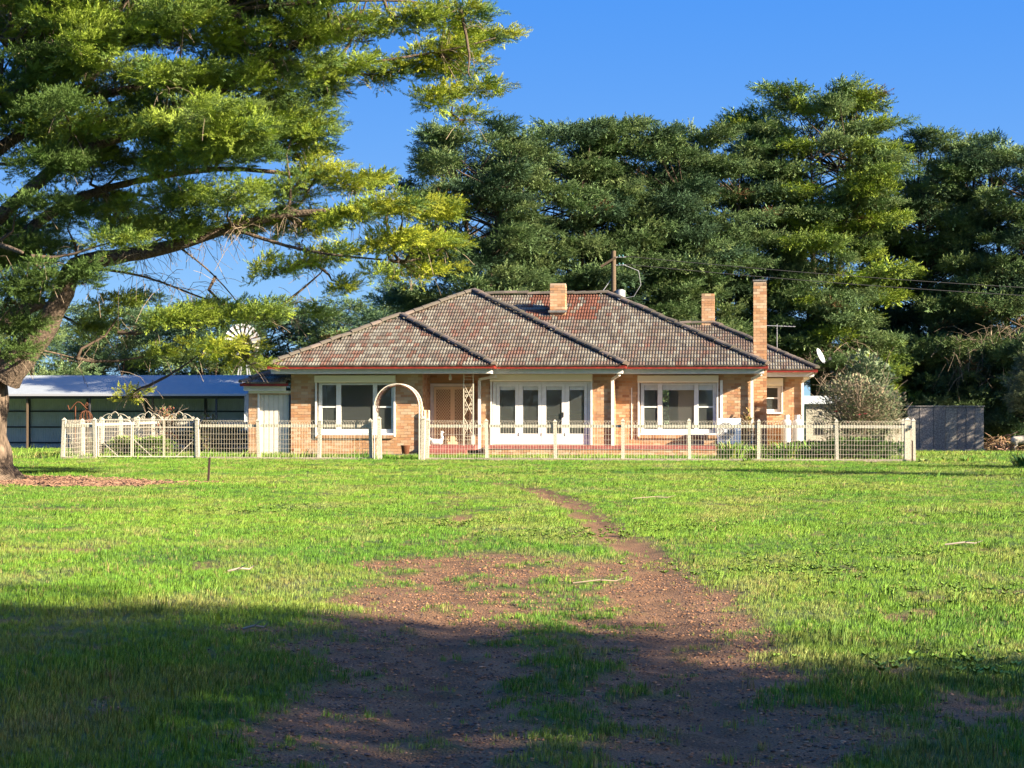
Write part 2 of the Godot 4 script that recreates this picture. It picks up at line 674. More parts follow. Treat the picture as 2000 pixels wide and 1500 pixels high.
func chimney(house: Node3D, lo: Vector3, w: float, d: float, h: float, cap: bool) -> void:
	var c := Node3D.new()
	c.name = "chimney"
	house.add_child(c, true)
	var core := MB.new()
	core.box(lo + Vector3(0.012, 0, 0.012), lo + Vector3(w - 0.012, h - 0.03, d - 0.012))
	part("core", core, M.mortar, c)
	var m := MB.new()
	var rows := int(h / BH)
	for r in rows:
		var y := lo.y + r * BH
		for f in 4:
			var len := w if f < 2 else d
			var n := 2
			var cuts := [0.0, len * 0.5, len] if r % 2 else [0.0, len * 0.25, len * 0.75, len]
			for k in cuts.size() - 1:
				var a: float = cuts[k] + 0.005
				var b: float = cuts[k + 1] - 0.005
				var col := brick_color()
				if r > rows - 4 and R.randf() < 0.5:
					col = Color(0.3, 0.2, 0.13) * R.randf_range(0.7, 1.2)
				var t := R.randf_range(0.0, 0.005)
				if f == 0:
					m.box(Vector3(lo.x + a, y, lo.z + d - 0.04), Vector3(lo.x + b, y + BH - 0.01, lo.z + d + t), col)
				elif f == 1:
					m.box(Vector3(lo.x + a, y, lo.z - t), Vector3(lo.x + b, y + BH - 0.01, lo.z + 0.04), col)
				elif f == 2:
					m.box(Vector3(lo.x + w - 0.04, y + 0.001, lo.z + a), Vector3(lo.x + w + t + 0.001, y + BH - 0.011, lo.z + b), col)
				else:
					m.box(Vector3(lo.x - t - 0.001, y + 0.001, lo.z + a), Vector3(lo.x + 0.04, y + BH - 0.011, lo.z + b), col)
	part("brickwork", m, M.brick, c).set_meta("kind", "stuff")
	if cap:
		bx("cap", lo + Vector3(-0.015, h - 0.03, -0.015), lo + Vector3(w + 0.015, h + 0.02, d + 0.015), M.concrete, c)

func frame_x(x: float, y: float, z: float) -> Transform3D:
	return Transform3D(Basis(), Vector3(x, y, z))

func facing_right(x: float, y: float, z: float) -> Transform3D:
	# wall that faces +x: its own x runs towards -z
	return Transform3D(Basis(Vector3(0, 0, -1), Vector3.UP, Vector3(1, 0, 0)), Vector3(x, y, z))

func build_house() -> void:
	make_units()
	var house := thing("farmhouse", "single storey salmon brick farmhouse with lichen covered hipped tile roof", "house")
	house.set_meta("front", true)
	var top := EAVE - 0.235
	# walls
	brick_wall(house, frame_x(-7.57, 0, 0), 4.52, top, [Rect2(0.9, 0.66, 2.66, 1.78)], 0.2, true)
	brick_wall(house, facing_right(-3.05, 0, -0.005), 1.6, top, [], 0.18)
	brick_wall(house, frame_x(-3.05, 0.3, -1.6), 2.0, top - 0.3, [Rect2(0.0, 0, 1.55, 2.1)], 0.2)
	brick_wall(house, frame_x(-1.24, 0, -0.7), 4.58, top, [Rect2(0.47, 0.32, 3.33, 2.14)], 0.2)
	brick_wall(house, facing_right(3.34, 0, -0.705), 0.7, top, [], 0.18)
	brick_wall(house, frame_x(3.34, 0, -1.4), 4.66, top, [Rect2(0.84, 0.66, 2.6, 1.78)], 0.2)
	brick_wall(house, facing_right(8.0, 0, -1.405), 8.0, top, [], 0.2)
	brick_wall(house, frame_x(8.0, -0.25, -9.0), 1.86, top + 0.25, [Rect2(0.0, 1.62, 1.05, 1.06)], 0.2)
	brick_wall(house, facing_right(9.86, -0.25, -9.005), 7.0, top + 0.25, [], 0.2)
	brick_wall(house, frame_x(-9.07, 0.0, -0.12), 1.48, 2.12, [Rect2(0.33, 0.0, 1.2, 2.05)], 0.2)
	# plain hidden walls close the rooms
	bx("side_wall", Vector3(-7.56, 0, -12.5), Vector3(-7.36, top, -0.21), M.mortar, house)
	var rear := MB.new()
	for b in [[-7.56, 4.3, -0.4, top], [4.8, 8.0, -0.4, top], [4.3, 4.8, -0.4, 0.9], [4.3, 4.8, 2.25, top]]:
		rear.box(Vector3(b[0], b[2], -12.7), Vector3(b[1], b[3], -12.5))
	part("rear_wall", rear, M.mortar, house)
	bx("side_wall", Vector3(-9.06, -0.4, -8.5), Vector3(-8.86, 2.1, -0.33), M.mortar, house)
	# inside: floors, ceiling and room walls seen through the glass
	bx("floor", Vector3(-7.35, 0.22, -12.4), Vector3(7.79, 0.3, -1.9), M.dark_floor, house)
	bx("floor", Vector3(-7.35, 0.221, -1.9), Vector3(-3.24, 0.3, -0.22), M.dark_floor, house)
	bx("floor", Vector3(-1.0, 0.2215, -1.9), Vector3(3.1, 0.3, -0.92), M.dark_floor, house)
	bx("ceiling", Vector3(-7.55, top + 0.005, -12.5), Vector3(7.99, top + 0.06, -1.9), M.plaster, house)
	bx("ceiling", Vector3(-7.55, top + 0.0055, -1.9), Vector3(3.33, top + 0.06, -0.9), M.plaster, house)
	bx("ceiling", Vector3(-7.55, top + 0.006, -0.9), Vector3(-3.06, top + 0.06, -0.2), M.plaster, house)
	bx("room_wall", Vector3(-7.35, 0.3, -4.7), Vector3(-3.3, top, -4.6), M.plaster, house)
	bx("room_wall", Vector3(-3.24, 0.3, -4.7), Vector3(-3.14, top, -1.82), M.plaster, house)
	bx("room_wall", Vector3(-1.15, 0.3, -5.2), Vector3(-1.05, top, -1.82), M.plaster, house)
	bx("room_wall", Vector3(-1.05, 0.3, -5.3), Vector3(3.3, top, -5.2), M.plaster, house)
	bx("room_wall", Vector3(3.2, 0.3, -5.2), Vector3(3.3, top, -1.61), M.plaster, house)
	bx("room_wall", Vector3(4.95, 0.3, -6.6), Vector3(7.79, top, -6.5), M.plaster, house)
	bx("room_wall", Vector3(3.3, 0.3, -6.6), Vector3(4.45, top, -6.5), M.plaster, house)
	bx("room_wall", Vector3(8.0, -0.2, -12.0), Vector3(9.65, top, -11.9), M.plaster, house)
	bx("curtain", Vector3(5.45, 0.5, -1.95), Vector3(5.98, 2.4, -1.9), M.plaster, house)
	# eaves
	eave(house, -8.15, -0.5, 0.97, 0.0)
	eave_side(house, -0.5, 0.958, 0.25, -3.0)
	eave(house, -0.48, 3.8, 0.27, -0.7, EAVE, 0.3)
	eave_side(house, 3.8, 0.258, -0.45, 3.34)
	eave(house, 3.82, 8.47, -0.43, -1.4, EAVE, 0.3)
	eave_side(house, 8.47, -0.442, -8.3, 8.0)
	eave(house, 8.0, 10.36, -8.2, -9.0)
	eave_side(house, 10.36, -8.212, -16.5, 9.86)
	eave(house, -9.25, -7.58, 0.35, -0.12, 2.39)
	bx("lintel", Vector3(-9.07, 2.06, -0.13), Vector3(-7.58, 2.15, -0.08), M.white, house)
	# roof
	var roof := Node3D.new()
	roof.name = "roof"
	house.add_child(roof)
	var y0 := EAVE + 0.015
	var sl := sqrt(1 + PITCH * PITCH)
	var bk := Vector3(0, 0, -1)
	var rt := Vector3(1, 0, 0)
	# front slopes of the three stepped hips, then the rear wing
	tile_plane(roof, Vector3(-8.15, y0, 0.97), rt, bk, PITCH, [Vector2(0, 0), Vector2(7.65, 0), Vector2(3.825, 3.825 * sl)], true)
	tile_plane(roof, Vector3(-8.15, y0, 0.27), rt, bk, PITCH, [Vector2(3.2, 3.2 * sl), Vector2(7.55, 0), Vector2(11.95, 0), Vector2(5.975, 5.975 * sl)], false)
	tile_plane(roof, Vector3(-3.0, y0, -0.43), rt, bk, PITCH, [Vector2(0.8, 5.2 * sl), Vector2(6.7, 0), Vector2(11.47, 0), Vector2(5.75, 5.72 * sl), Vector2(0.8, 5.72 * sl)], false, Rect2(2.9, 3.8, 2.6, 2.4))
	tile_plane(roof, Vector3(4.0, y0, -8.2), rt, bk, PITCH, [Vector2(0, 0), Vector2(6.36, 0), Vector2(2.46, 3.9 * sl), Vector2(0, 3.9 * sl)], false)
	# slopes that face right, beside the hips
	var lf := Vector3(-1, 0, 0)
	tile_plane(roof, Vector3(-0.5, y0, 0.97), Vector3(0, 0, -1), lf, PITCH, [Vector2(0, 0), Vector2(0.7, 0), Vector2(4.52, 3.825 * sl), Vector2(3.825, 3.825 * sl)], false)
	tile_plane(roof, Vector3(3.8, y0, 0.27), Vector3(0, 0, -1), lf, PITCH, [Vector2(0, 0), Vector2(0.7, 0), Vector2(6.6, 5.9 * sl), Vector2(5.975, 5.975 * sl)], false)
	var plain := MB.new()
	var p1 := Vector3(-4.325, y0 + 3.825 * PITCH, -2.855)
	var p2 := Vector3(-2.175, y0 + 5.975 * PITCH, -5.705)
	var re := Vector3(2.75, y0 + 5.72 * PITCH, -6.15)
	var hb := -12.3
	var rl := Vector3(-2.175, re.y, -6.15)
	plain.poly([Vector3(-8.15, y0, 0.97), p1, Vector3(-4.325, p1.y, -3.9), p2, rl, Vector3(-8.15, y0, hb)])
	plain.poly([re, rl, Vector3(-8.15, y0, hb), Vector3(8.47, y0, hb)])
	plain.poly([re, Vector3(8.47, y0, hb), Vector3(8.47, y0, -0.43)])
	var wr := Vector3(6.46, y0 + 3.9 * PITCH, -12.1)
	plain.poly([wr, Vector3(10.36, y0, -17), Vector3(10.36, y0, -8.2)])
	plain.poly([wr, Vector3(4.0, wr.y, -12.1), Vector3(0, y0, -17), Vector3(10.36, y0, -17)])
	part("rear_slope", plain, M.deck, roof)
	caps(roof, Vector3(-8.12, y0 + 0.05, 0.95), p1 + Vector3(0, 0.05, 0))
	caps(roof, Vector3(-0.52, y0 + 0.05, 0.95), p1 + Vector3(0.1, 0.03, 0.1))
	caps(roof, p1 + Vector3(0.05, 0.06, -0.7), p2 + Vector3(0, 0.05, 0))
	caps(roof, Vector3(3.78, y0 + 0.05, 0.25), p2 + Vector3(0.1, 0.03, 0.1))
	caps(roof, re + Vector3(0, 0.05, 0), rl + Vector3(0.3, 0.05, 0))
	caps(roof, Vector3(8.45, y0 + 0.05, -0.45), re + Vector3(0, 0.05, 0))
	caps(roof, Vector3(10.34, y0 + 0.05, -8.22), wr + Vector3(0, 0.05, 0))
	caps(roof, wr + Vector3(0, 0.05, 0), Vector3(4.2, wr.y + 0.05, -12.1))
	# garage roof
	tile_plane(roof, Vector3(-9.25, 2.405, 0.35), rt, bk, 0.42, [Vector2(0, 0), Vector2(1.66, 0), Vector2(1.66, 1.75), Vector2(1.6, 1.75)], false)
	caps(roof, Vector3(-9.22, 2.43, 0.33), Vector3(-7.62, 3.1, -1.27))
	# chimneys
	chimney(house, Vector3(0.81, 4.3, -4.8), 0.55, 0.5, 1.72, false)
	bx("flashing", Vector3(0.76, 4.95, -4.29), Vector3(1.41, 5.03, -4.22), M.concrete, house)
	chimney(house, Vector3(5.99, 4.2, -12.5), 0.5, 0.5, 1.85, false)
	chimney(house, Vector3(7.99, -0.02, -3.1), 0.45, 0.6, 5.95, true)
	# windows
	window(house, [], -6.62, -4.02, 0.72, 2.42, -0.03, [[-6.5, -6.01], [-5.85, -4.75], [-4.61, -4.12]], 0.85, 2.34, 1.6, 0.0)
	shutter_box(house, -6.72, -3.96, 2.42, 2.66, 0.0, 0.6)
	brick_sill(house, -6.7, -4.0, 0.56, 0.0)
	window(house, [], 4.2, 6.75, 0.72, 2.42, -1.43, [[4.31, 4.77], [4.93, 6.0], [6.15, 6.63]], 0.85, 2.34, 1.6, 0.17)
	shutter_box(house, 4.1, 6.82, 2.42, 2.66, -1.4, 0.6)
	brick_sill(house, 4.12, 6.8, 0.56, -1.4)
	window(house, [], 8.2, 9.02, 1.4, 2.4, -9.03, [[8.32, 8.9]], 1.5, 2.3, 1.92, 0.0)
	shutter_box(house, 8.1, 9.1, 2.38, 2.66, -9.0, 1.36)
	# french doors
	shutter_box(house, -0.84, 2.62, 2.46, 2.7, -0.7, 0.32)
	var fr := MB.new()
	fr.box(Vector3(-0.76, 0.33, -0.8), Vector3(-0.66, 2.45, -0.705))
	fr.box(Vector3(2.46, 0.33, -0.8), Vector3(2.56, 2.45, -0.705))
	fr.box(Vector3(-0.66, 2.38, -0.8), Vector3(2.46, 2.45, -0.708))
	part("door_frame", fr, M.white, house)
	var gl := [[-0.53, 0.0], [0.26, 0.78], [1.05, 1.58], [1.83, 2.34]]
	var ed := [-0.65, 0.125, 0.9, 1.69, 2.45]
	for k in 4:
		var door := Node3D.new()
		door.name = "french_door"
		house.add_child(door, true)
		var m := MB.new()
		var a: float = ed[k] + 0.004
		var b: float = ed[k + 1] - 0.004
		m.box(Vector3(a, 0.34, -0.775), Vector3(gl[k][0], 2.375, -0.73))
		m.box(Vector3(gl[k][1], 0.34, -0.775), Vector3(b, 2.375, -0.73))
		m.box(Vector3(gl[k][0], 0.34, -0.772), Vector3(gl[k][1], 0.7, -0.733))
		m.box(Vector3(gl[k][0], 2.29, -0.772), Vector3(gl[k][1], 2.375, -0.733))
		part("frame", m, M.white, door)
		pane(door, gl[k][0], gl[k][1], 0.7, 2.29, -0.755)
		bx("blind", Vector3(gl[k][0] + 0.01, 2.17, -0.82), Vector3(gl[k][1] - 0.01, 2.31, -0.8), M.white, door)
		if k == 2:
			bx("handle", Vector3(b - 0.09, 1.25, -0.729), Vector3(b - 0.04, 1.42, -0.7), M.dark, door)
		var hg := MB.new()
		hg.box(Vector3(b - 0.01, 0.62, -0.729), Vector3(b + 0.006, 0.72, -0.715))
		part("hinge", hg, M.steel, door)
	# entrance: two beige diamond-mesh screen doors at the back of the porch
	var ef := MB.new()
	ef.box(Vector3(-3.05, 0.3, -1.66), Vector3(-2.93, 2.4, -1.56))
	ef.box(Vector3(-2.93, 2.3, -1.66), Vector3(-1.62, 2.4, -1.562))
	ef.box(Vector3(-1.62, 0.3, -1.66), Vector3(-1.5, 2.4, -1.56))
	part("door_frame", ef, M.white, house)
	for k in 2:
		var door := Node3D.new()
		door.name = "screen_door"
		house.add_child(door, true)
		var a := -2.92 + 0.648 * k
		var b := a + 0.644
		var m := MB.new()
		m.box(Vector3(a, 0.31, -1.63), Vector3(a + 0.075, 2.29, -1.59))
		m.box(Vector3(b - 0.075, 0.31, -1.63), Vector3(b, 2.29, -1.59))
		m.box(Vector3(a + 0.075, 0.31, -1.628), Vector3(b - 0.075, 0.4, -1.592))
		m.box(Vector3(a + 0.075, 2.2, -1.628), Vector3(b - 0.075, 2.29, -1.592))
		part("frame", m, M.beige, door)
		var g := MB.new()
		var gx0 := a + 0.075
		var gx1 := b - 0.075
		var step := 0.085
		for s in 2:
			var q := -2.0
			while q < 2.6:
				# a diagonal of slope 1.25, clipped to the opening
				var pts := []
				for e in 60:
					var yy := 0.4 + 1.8 * e / 59.0
					var xx := (yy - 0.4) / 1.25 * (1 if s == 0 else -1) + q + gx0
					if xx > gx0 and xx < gx1:
						pts.append(Vector3(xx, yy, -1.612 + 0.004 * s))
				if pts.size() > 1:
					g.bar(pts[0], pts[-1], 0.006, 0.016)
				q += step
		part("grille", g, M.beige, door)
		bx("screen", Vector3(gx0, 0.4, -1.64), Vector3(gx1, 2.2, -1.632), M.screen_mesh, door)
	bx("door_leaf", Vector3(-2.93, 0.3, -1.78), Vector3(-1.62, 2.3, -1.74), M.timber, house)
	# porch and long step in red paint
	var slabs := MB.new()
	slabs.box(Vector3(-3.04, 0.16, -1.56), Vector3(-1.24, 0.31, 0.28))
	slabs.box(Vector3(-3.03, 0.0, -0.4), Vector3(-1.5, 0.159, 0.62))
	part("porch_step", slabs, M.red_paint, house)
	bx("step_coping", Vector3(-0.95, 0.2, -0.69), Vector3(6.8, 0.31, 0.12), M.red_paint, house)
	bx("step_coping", Vector3(3.36, 0.203, -1.39), Vector3(6.8, 0.308, -0.69), M.red_paint, house)
	brick_wall(house, frame_x(-0.93, 0.0, 0.08), 7.7, 0.2, [], 0.1)
	brick_wall(house, facing_right(6.77, 0.0, 0.075), 1.45, 0.2, [], 0.1)
	# wrought-iron porch post
	var ip := Node3D.new()
	ip.name = "porch_post"
	house.add_child(ip)
	var px0 := -1.62
	var px1 := -1.3
	var pz := 0.2
	for x in [px0, px1]:
		bx("upright", Vector3(x - 0.014, 0.31, pz - 0.014), Vector3(x + 0.014, 2.71, pz + 0.014), M.old_iron, ip)
	var sc := MB.new()
	for y in [2.62, 2.52, 0.62, 0.5]:
		sc.bar(Vector3(px0, y, pz), Vector3(px1, y, pz), 0.012, 0.012)
	for yc in [0.95, 1.6, 2.05]:
		var xm := (px0 + px1) / 2
		sc.wire([Vector3(px0 + 0.02, yc - 0.28, pz), Vector3(xm, yc, pz), Vector3(px1 - 0.02, yc + 0.28, pz)], 0.008)
		sc.wire([Vector3(px1 - 0.02, yc - 0.28, pz), Vector3(xm, yc, pz), Vector3(px0 + 0.02, yc + 0.28, pz)], 0.008)
		for q in 4:
			spiral(sc, Vector3(xm + (0.07 if q & 1 else -0.07), yc + (0.07 if q & 2 else -0.07), pz), 0.055, 1 if q & 1 else -1, 0.007)
	part("scrollwork", sc, M.old_iron, ip)
	# porch lamp, unlit
	var pl := MB.new()
	pl.lathe([Vector2(0.0, 2.5), Vector2(0.05, 2.52), Vector2(0.06, 2.58), Vector2(0.035, 2.66), Vector2(0.035, 2.71)], Vector3(-2.2, 0, -0.6), 12)
	part("porch_lamp", pl, M.white, house)
	downpipe(house, -1.2, -0.62, 0.1, Vector3(0.62, 0.1, 0.4))
	downpipe(house, 3.3, -0.66, 0.25, Vector3(0.25, 0.14, 0.3))
	downpipe(house, 6.92, -1.385, 0.1, Vector3.ZERO)
	downpipe(house, 7.94, -1.32, 0.0, Vector3(0.3, 0.16, 0.3))
	downpipe(house, 9.82, -8.95, -0.3, Vector3(0.25, 0.16, 0.3))
	bx("conduit", Vector3(3.88, 0.5, -1.39), Vector3(3.91, 2.25, -1.37), M.white, house)
	# garage door of ribbed sheet
	var gd := MB.new()
	var x := -8.7
	while x < -7.7:
		gd.box(Vector3(x, 0.0, -0.22), Vector3(x + 0.13, 2.04, -0.18 + R.randf_range(0, 0.004)))
		gd.box(Vector3(x + 0.13, 0.0, -0.22), Vector3(x + 0.17, 2.04, -0.195))
		x += 0.17
	part("garage_door", gd, M.door_metal, house)
	bx("door_post", Vector3(-8.75, 0.0, -0.17), Vector3(-8.69, 2.05, -0.1), M.white, house)

func brick_sill(house: Node3D, x0: float, x1: float, y: float, z: float) -> void:
	var m := MB.new()
	var x := x0
	while x < x1 - 0.05:
		m.box(Vector3(x, y - 0.02, z + 0.013), Vector3(minf(x + 0.108, x1), y + 0.086, z + 0.07), brick_color() * 0.9)
		x += 0.116
	part("brick_sill", m, M.brick, house)

func spiral(m: MB, at: Vector3, r: float, dir: int, w: float, turns := 1.4, start := 0.0) -> void:
	var pts := []
	for k in 15:
		var t := k / 14.0
		var a := start + dir * TAU * turns * t
		pts.append(at + Vector3(cos(a), sin(a), 0) * r * (1.0 - 0.75 * t))
	m.wire(pts, w)

# ---------------------------------------------------------------- fences, gates and arch
var post_mesh: ArrayMesh

func fence_post(parent: Node3D, at: Vector3, h := 1.26, w := 0.1) -> void:
	var m := MB.new()
	var r := w / 2
	m.box(Vector3(-r, -0.05, -r), Vector3(r, h - 0.09, r))
	m.box(Vector3(-r - 0.012, h - 0.09, -r - 0.012), Vector3(r + 0.012, h - 0.065, r + 0.012))
	var t := Vector3(0, h, 0)
	var y := h - 0.065
	var c := [Vector3(-r, y, r), Vector3(r, y, r), Vector3(r, y, -r), Vector3(-r, y, -r)]
	for k in 4:
		m.tri(c[k], c[(k + 1) % 4], t)
	var o := part("post", m, M.old_white, parent)
	o.position = at
	o.rotation = Vector3(R.randf_range(-0.035, 0.035), R.randf_range(-0.08, 0.08), R.randf_range(-0.03, 0.03))

func fence_bay(parent: Node3D, a: Vector3, b: Vector3, rail_h := 1.03, gap := 0.083) -> void:
	# timber top rail and a panel of hooped woven wire between two posts
	var d := b - a
	var l := d.length()
	var x := d / l
	var t := Transform3D(Basis(x, Vector3.UP, x.cross(Vector3.UP)), a)
	var m := MB.new()
	var sag := R.randf_range(-0.012, 0.004)
	m.bar(t * Vector3(0.055, rail_h, 0), t * Vector3(l - 0.055, rail_h + sag, 0), 0.045, 0.09)
	part("rail", m, M.old_white, parent)
	var w := MB.new()
	var n := int(round((l - 0.1) / gap))
	var st := (l - 0.1) / n
	var zz := 0.034
	for k in n:
		var u := 0.05 + st * (k + 0.5)
		var lean := R.randf_range(-0.006, 0.006)
		w.wire([t * Vector3(u + lean, 0.02, zz), t * Vector3(u, rail_h + 0.05, zz)], 0.0032)
		if k < n - 2:
			var pts := []
			for q in 7:
				var an := PI * q / 6.0
				pts.append(t * Vector3(u + st - cos(an) * st, rail_h + 0.05 + sin(an) * 0.115, zz + 0.004 * (k % 2)))
			w.wire(pts, 0.0032, Color.WHITE, 3)
	for y in [0.06, 0.2, 0.34, 0.48, 0.62, 0.78]:
		w.wire([t * Vector3(0.05, y, zz + 0.008), t * Vector3(l * 0.5, y - 0.01, zz + 0.008), t * Vector3(l - 0.05, y, zz + 0.008)], 0.0035)
	part("wire_panel", w, M.old_iron, parent)

func fence_run(f: Node3D, pts: Array) -> void:
	for k in pts.size():
		fence_post(f, pts[k], 1.26 + R.randf_range(-0.02, 0.03))
		if k:
			fence_bay(f, pts[k - 1], pts[k], 1.03, 0.083 if absf(pts[k].z - pts[k - 1].z) < 0.5 else 0.15)

func gate_leaf(g: Node3D, x0: float, x1: float, z: float, scrolls: int) -> void:
	var fr := MB.new()
	var top := 1.2
	var pts := [Vector3(x0, 0.06, z), Vector3(x0, top - 0.12, z)]
	for k in 5:
		var a := PI - PI / 2 * k / 4.0
		pts.append(Vector3(x0 + 0.12 + 0.12 * cos(a), top - 0.12 + 0.12 * sin(a), z))
	for k in 5:
		var a := PI / 2 - PI / 2 * k / 4.0
		pts.append(Vector3(x1 - 0.12 + 0.12 * cos(a), top - 0.12 + 0.12 * sin(a), z))
	pts.append(Vector3(x1, 0.06, z))
	fr.tube(pts, [0.017], 6)
	fr.bar(Vector3(x0, 0.07, z), Vector3(x1, 0.07, z), 0.03, 0.03)
	fr.bar(Vector3(x0, 0.98, z), Vector3(x1, 0.98, z), 0.02, 0.025)
	for k in range(1, scrolls):
		var x := lerpf(x0, x1, float(k) / scrolls)
		fr.bar(Vector3(x, 0.07, z), Vector3(x, top, z), 0.026, 0.026)
	part("frame", fr, M.old_iron, g)
	var w := MB.new()
	var n := int((x1 - x0) / 0.083)
	for k in range(1, n):
		var x := lerpf(x0, x1, float(k) / n)
		w.wire([Vector3(x, 0.07, z), Vector3(x, top - 0.02, z)], 0.0032)
	for y in [0.2, 0.33, 0.46, 0.6, 0.74, 0.86]:
		w.wire([Vector3(x0, y, z + 0.01), Vector3(x1, y, z + 0.01)], 0.0035)
	part("wire_panel", w, M.old_iron, g)
	var br := MB.new()
	for k in scrolls:
		var a := lerpf(x0, x1, float(k) / scrolls)
		var b := lerpf(x0, x1, float(k + 1) / scrolls)
		var s := 1 if k % 2 == 0 else -1
		br.bar(Vector3(a if s > 0 else b, 0.62, z - 0.015), Vector3((a + b) / 2 + 0.1 * s, 0.08, z - 0.015), 0.012, 0.02)
		var xm := (a + b) / 2
		var hw := (b - a) * 0.46
		for d in [-1, 1]:
			var arm := []
			for q in 13:
				var t := q / 12.0
				arm.append(Vector3(xm + d * hw * (1 - t * 0.75), top + 0.02 + 0.17 * sin(t * PI * 0.62), z))
			br.wire(arm, 0.009)
			spiral(br, Vector3(xm + d * (hw - 0.03), top + 0.06, z), 0.05, d, 0.008)
			spiral(br, Vector3(xm + d * hw * 0.34, top + 0.075, z), 0.07, -d, 0.008, 1.3, PI / 2)
			br.wire([Vector3(xm + d * 0.11, top + 0.13, z), Vector3(xm + d * 0.1, top + 0.2, z), Vector3(xm, top + 0.27, z), Vector3(xm - d * 0.03, top + 0.25, z)], 0.009)
	part("scrollwork", br, M.old_iron, g)

func build_fences() -> void:
	var z := 6.0
	var f := thing("wire_fence", "short end bay of white post and wire fence left of the scrolled gates", "fence", Vector3.ZERO, "white wire fences round the garden")
	fence_run(f, [Vector3(-13.4, 0, z), Vector3(-12.34, 0, z)])
	f = thing("wire_fence", "white hooped wire fence between the scrolled gates and the garden arch", "fence", Vector3.ZERO, "white wire fences round the garden")
	fence_run(f, [Vector3(-9.07, 0, z), Vector3(-7.13, 0, z), Vector3(-5.25, 0, z), Vector3(-3.62, 0, z)])
	f = thing("wire_fence", "long white hooped wire fence running from the arch past the french doors", "fence", Vector3.ZERO, "white wire fences round the garden")
	var run := []
	for x in [-1.9, -0.05, 2.04, 4.08, 6.08, 8.13, 10.45, 12.68]:
		run.append(Vector3(x, 0, z))
	fence_run(f, run)
	fence_post(f, Vector3(12.5, 0, z - 0.3), 1.3, 0.17)
	f = thing("wire_fence", "white side fence with broad rail running back beside the blue shed", "fence", Vector3.ZERO, "white wire fences round the garden")
	run = []
	for k in range(1, 7):
		run.append(Vector3(-13.4, 0, z - 1.86 * k))
	fence_run(f, run)
	fence_bay(f, Vector3(-13.4, 0, z), run[0])
	f = thing("wire_fence", "white cross fence seen behind the hedge left of the garage", "fence", Vector3.ZERO, "white wire fences round the garden")
	fence_run(f, [Vector3(-13.2, -0.02, -3.6), Vector3(-11.4, -0.02, -3.6), Vector3(-9.5, -0.02, -3.6)])
	f = thing("wire_fence", "side fence running back from the right corner post beside the concrete tank", "fence", Vector3.ZERO, "white wire fences round the garden")
	run = []
	for k in range(1, 7):
		run.append(Vector3(12.68, ground_y(12.68, z - 2.0 * k), z - 2.0 * k))
	fence_run(f, run)
	fence_bay(f, Vector3(12.68, 0, z), run[0])
	# concrete edging below the wire
	var e := 0
	for s in [[-13.4, -12.3], [-9.1, -3.5], [-2.0, 12.7]]:
		var k := MB.new()
		var x: float = s[0]
		while x < s[1] - 0.01:
			var x2: float = minf(x + R.randf_range(1.4, 2.1), s[1])
			k.box(Vector3(x, -0.1, z - 0.09 + R.randf_range(-0.01, 0.01)), Vector3(x2 - 0.012, 0.055 + R.randf_range(-0.012, 0.015), z + 0.1 + R.randf_range(-0.01, 0.01)))
			x = x2
		var o := part("kerb", k, M.kerb_stone, self)
		o.set_meta("kind", "structure")
		o.set_meta("label", ["pale concrete edging below the short fence bay", "pale concrete edging below the fence left of the arch", "pale concrete edging below the long fence"][e])
		e += 1
	# gates
	var g := thing("wire_gate", "narrow white scrolled wire gate nearest the big tree", "gate", Vector3.ZERO, "scrolled wire gates")
	gate_leaf(g, -12.24, -11.2, z, 1)
	g = thing("wire_gate", "double width white scrolled wire gate with two scroll crests", "gate", Vector3.ZERO, "scrolled wire gates")
	gate_leaf(g, -11.14, -9.16, z, 2)
	# the arch
	var a := thing("garden_arch", "white metal garden arch with mesh sides over the front path", "arch", Vector3(-2.78, 0, 6.0))
	var hw := 0.69
	var sp := 1.62
	for q in [-0.28, 0.28]:
		var m := MB.new()
		for rr in [hw, hw - 0.0]:
			var pts := [Vector3(-rr, -0.03, q), Vector3(-rr, sp, q)]
			for k in range(1, 16):
				var an := PI - PI * k / 16.0
				pts.append(Vector3(rr * cos(an), sp + rr * sin(an), q))
			pts.append(Vector3(rr, sp, q))
			pts.append(Vector3(rr, -0.03, q))
			m.tube(pts, [0.016], 6)
			break
		part("hoop", m, M.old_iron, a)
	var lat := MB.new()
	var rust := MB.new()
	var along := []
	for k in 9:
		along.append(Vector2(-hw, sp * k / 8.0))
	for k in range(1, 24):
		var an := PI - PI * k / 24.0
		along.append(Vector2(hw * cos(an), sp + hw * sin(an)))
	for k in 9:
		along.append(Vector2(hw, sp - sp * k / 8.0))
	for k in along.size():
		var p: Vector2 = along[k]
		lat.wire([Vector3(p.x, p.y, -0.28), Vector3(p.x, p.y, 0.28)], 0.003)
		if k:
			var o: Vector2 = along[k - 1]
			var inarc := p.y > sp - 0.05
			for q in [-0.17, 0.0, 0.17]:
				lat.wire([Vector3(o.x, o.y, q), Vector3(p.x, p.y, q)], 0.0035)
			lat.wire([Vector3(o.x, o.y, -0.28), Vector3(p.x, p.y, 0.28)], 0.003)
			lat.wire([Vector3(o.x, o.y, 0.28), Vector3(p.x, p.y, -0.28)], 0.003)
			if inarc:
				var s := 0.93
				rust.wire([Vector3(o.x * s, sp + (o.y - sp) * s, -0.3), Vector3(p.x * s, sp + (p.y - sp) * s, 0.0), Vector3(o.x * s, sp + (o.y - sp) * s, 0.3)], 0.008)
				rust.wire([Vector3(p.x * s, sp + (p.y - sp) * s, -0.3), Vector3(o.x * s, sp + (o.y - sp) * s, 0.0), Vector3(p.x * s, sp + (p.y - sp) * s, 0.3)], 0.008)
	part("side_mesh", lat, M.old_iron, a)
	part("scrollwork", rust, M.rust, a)
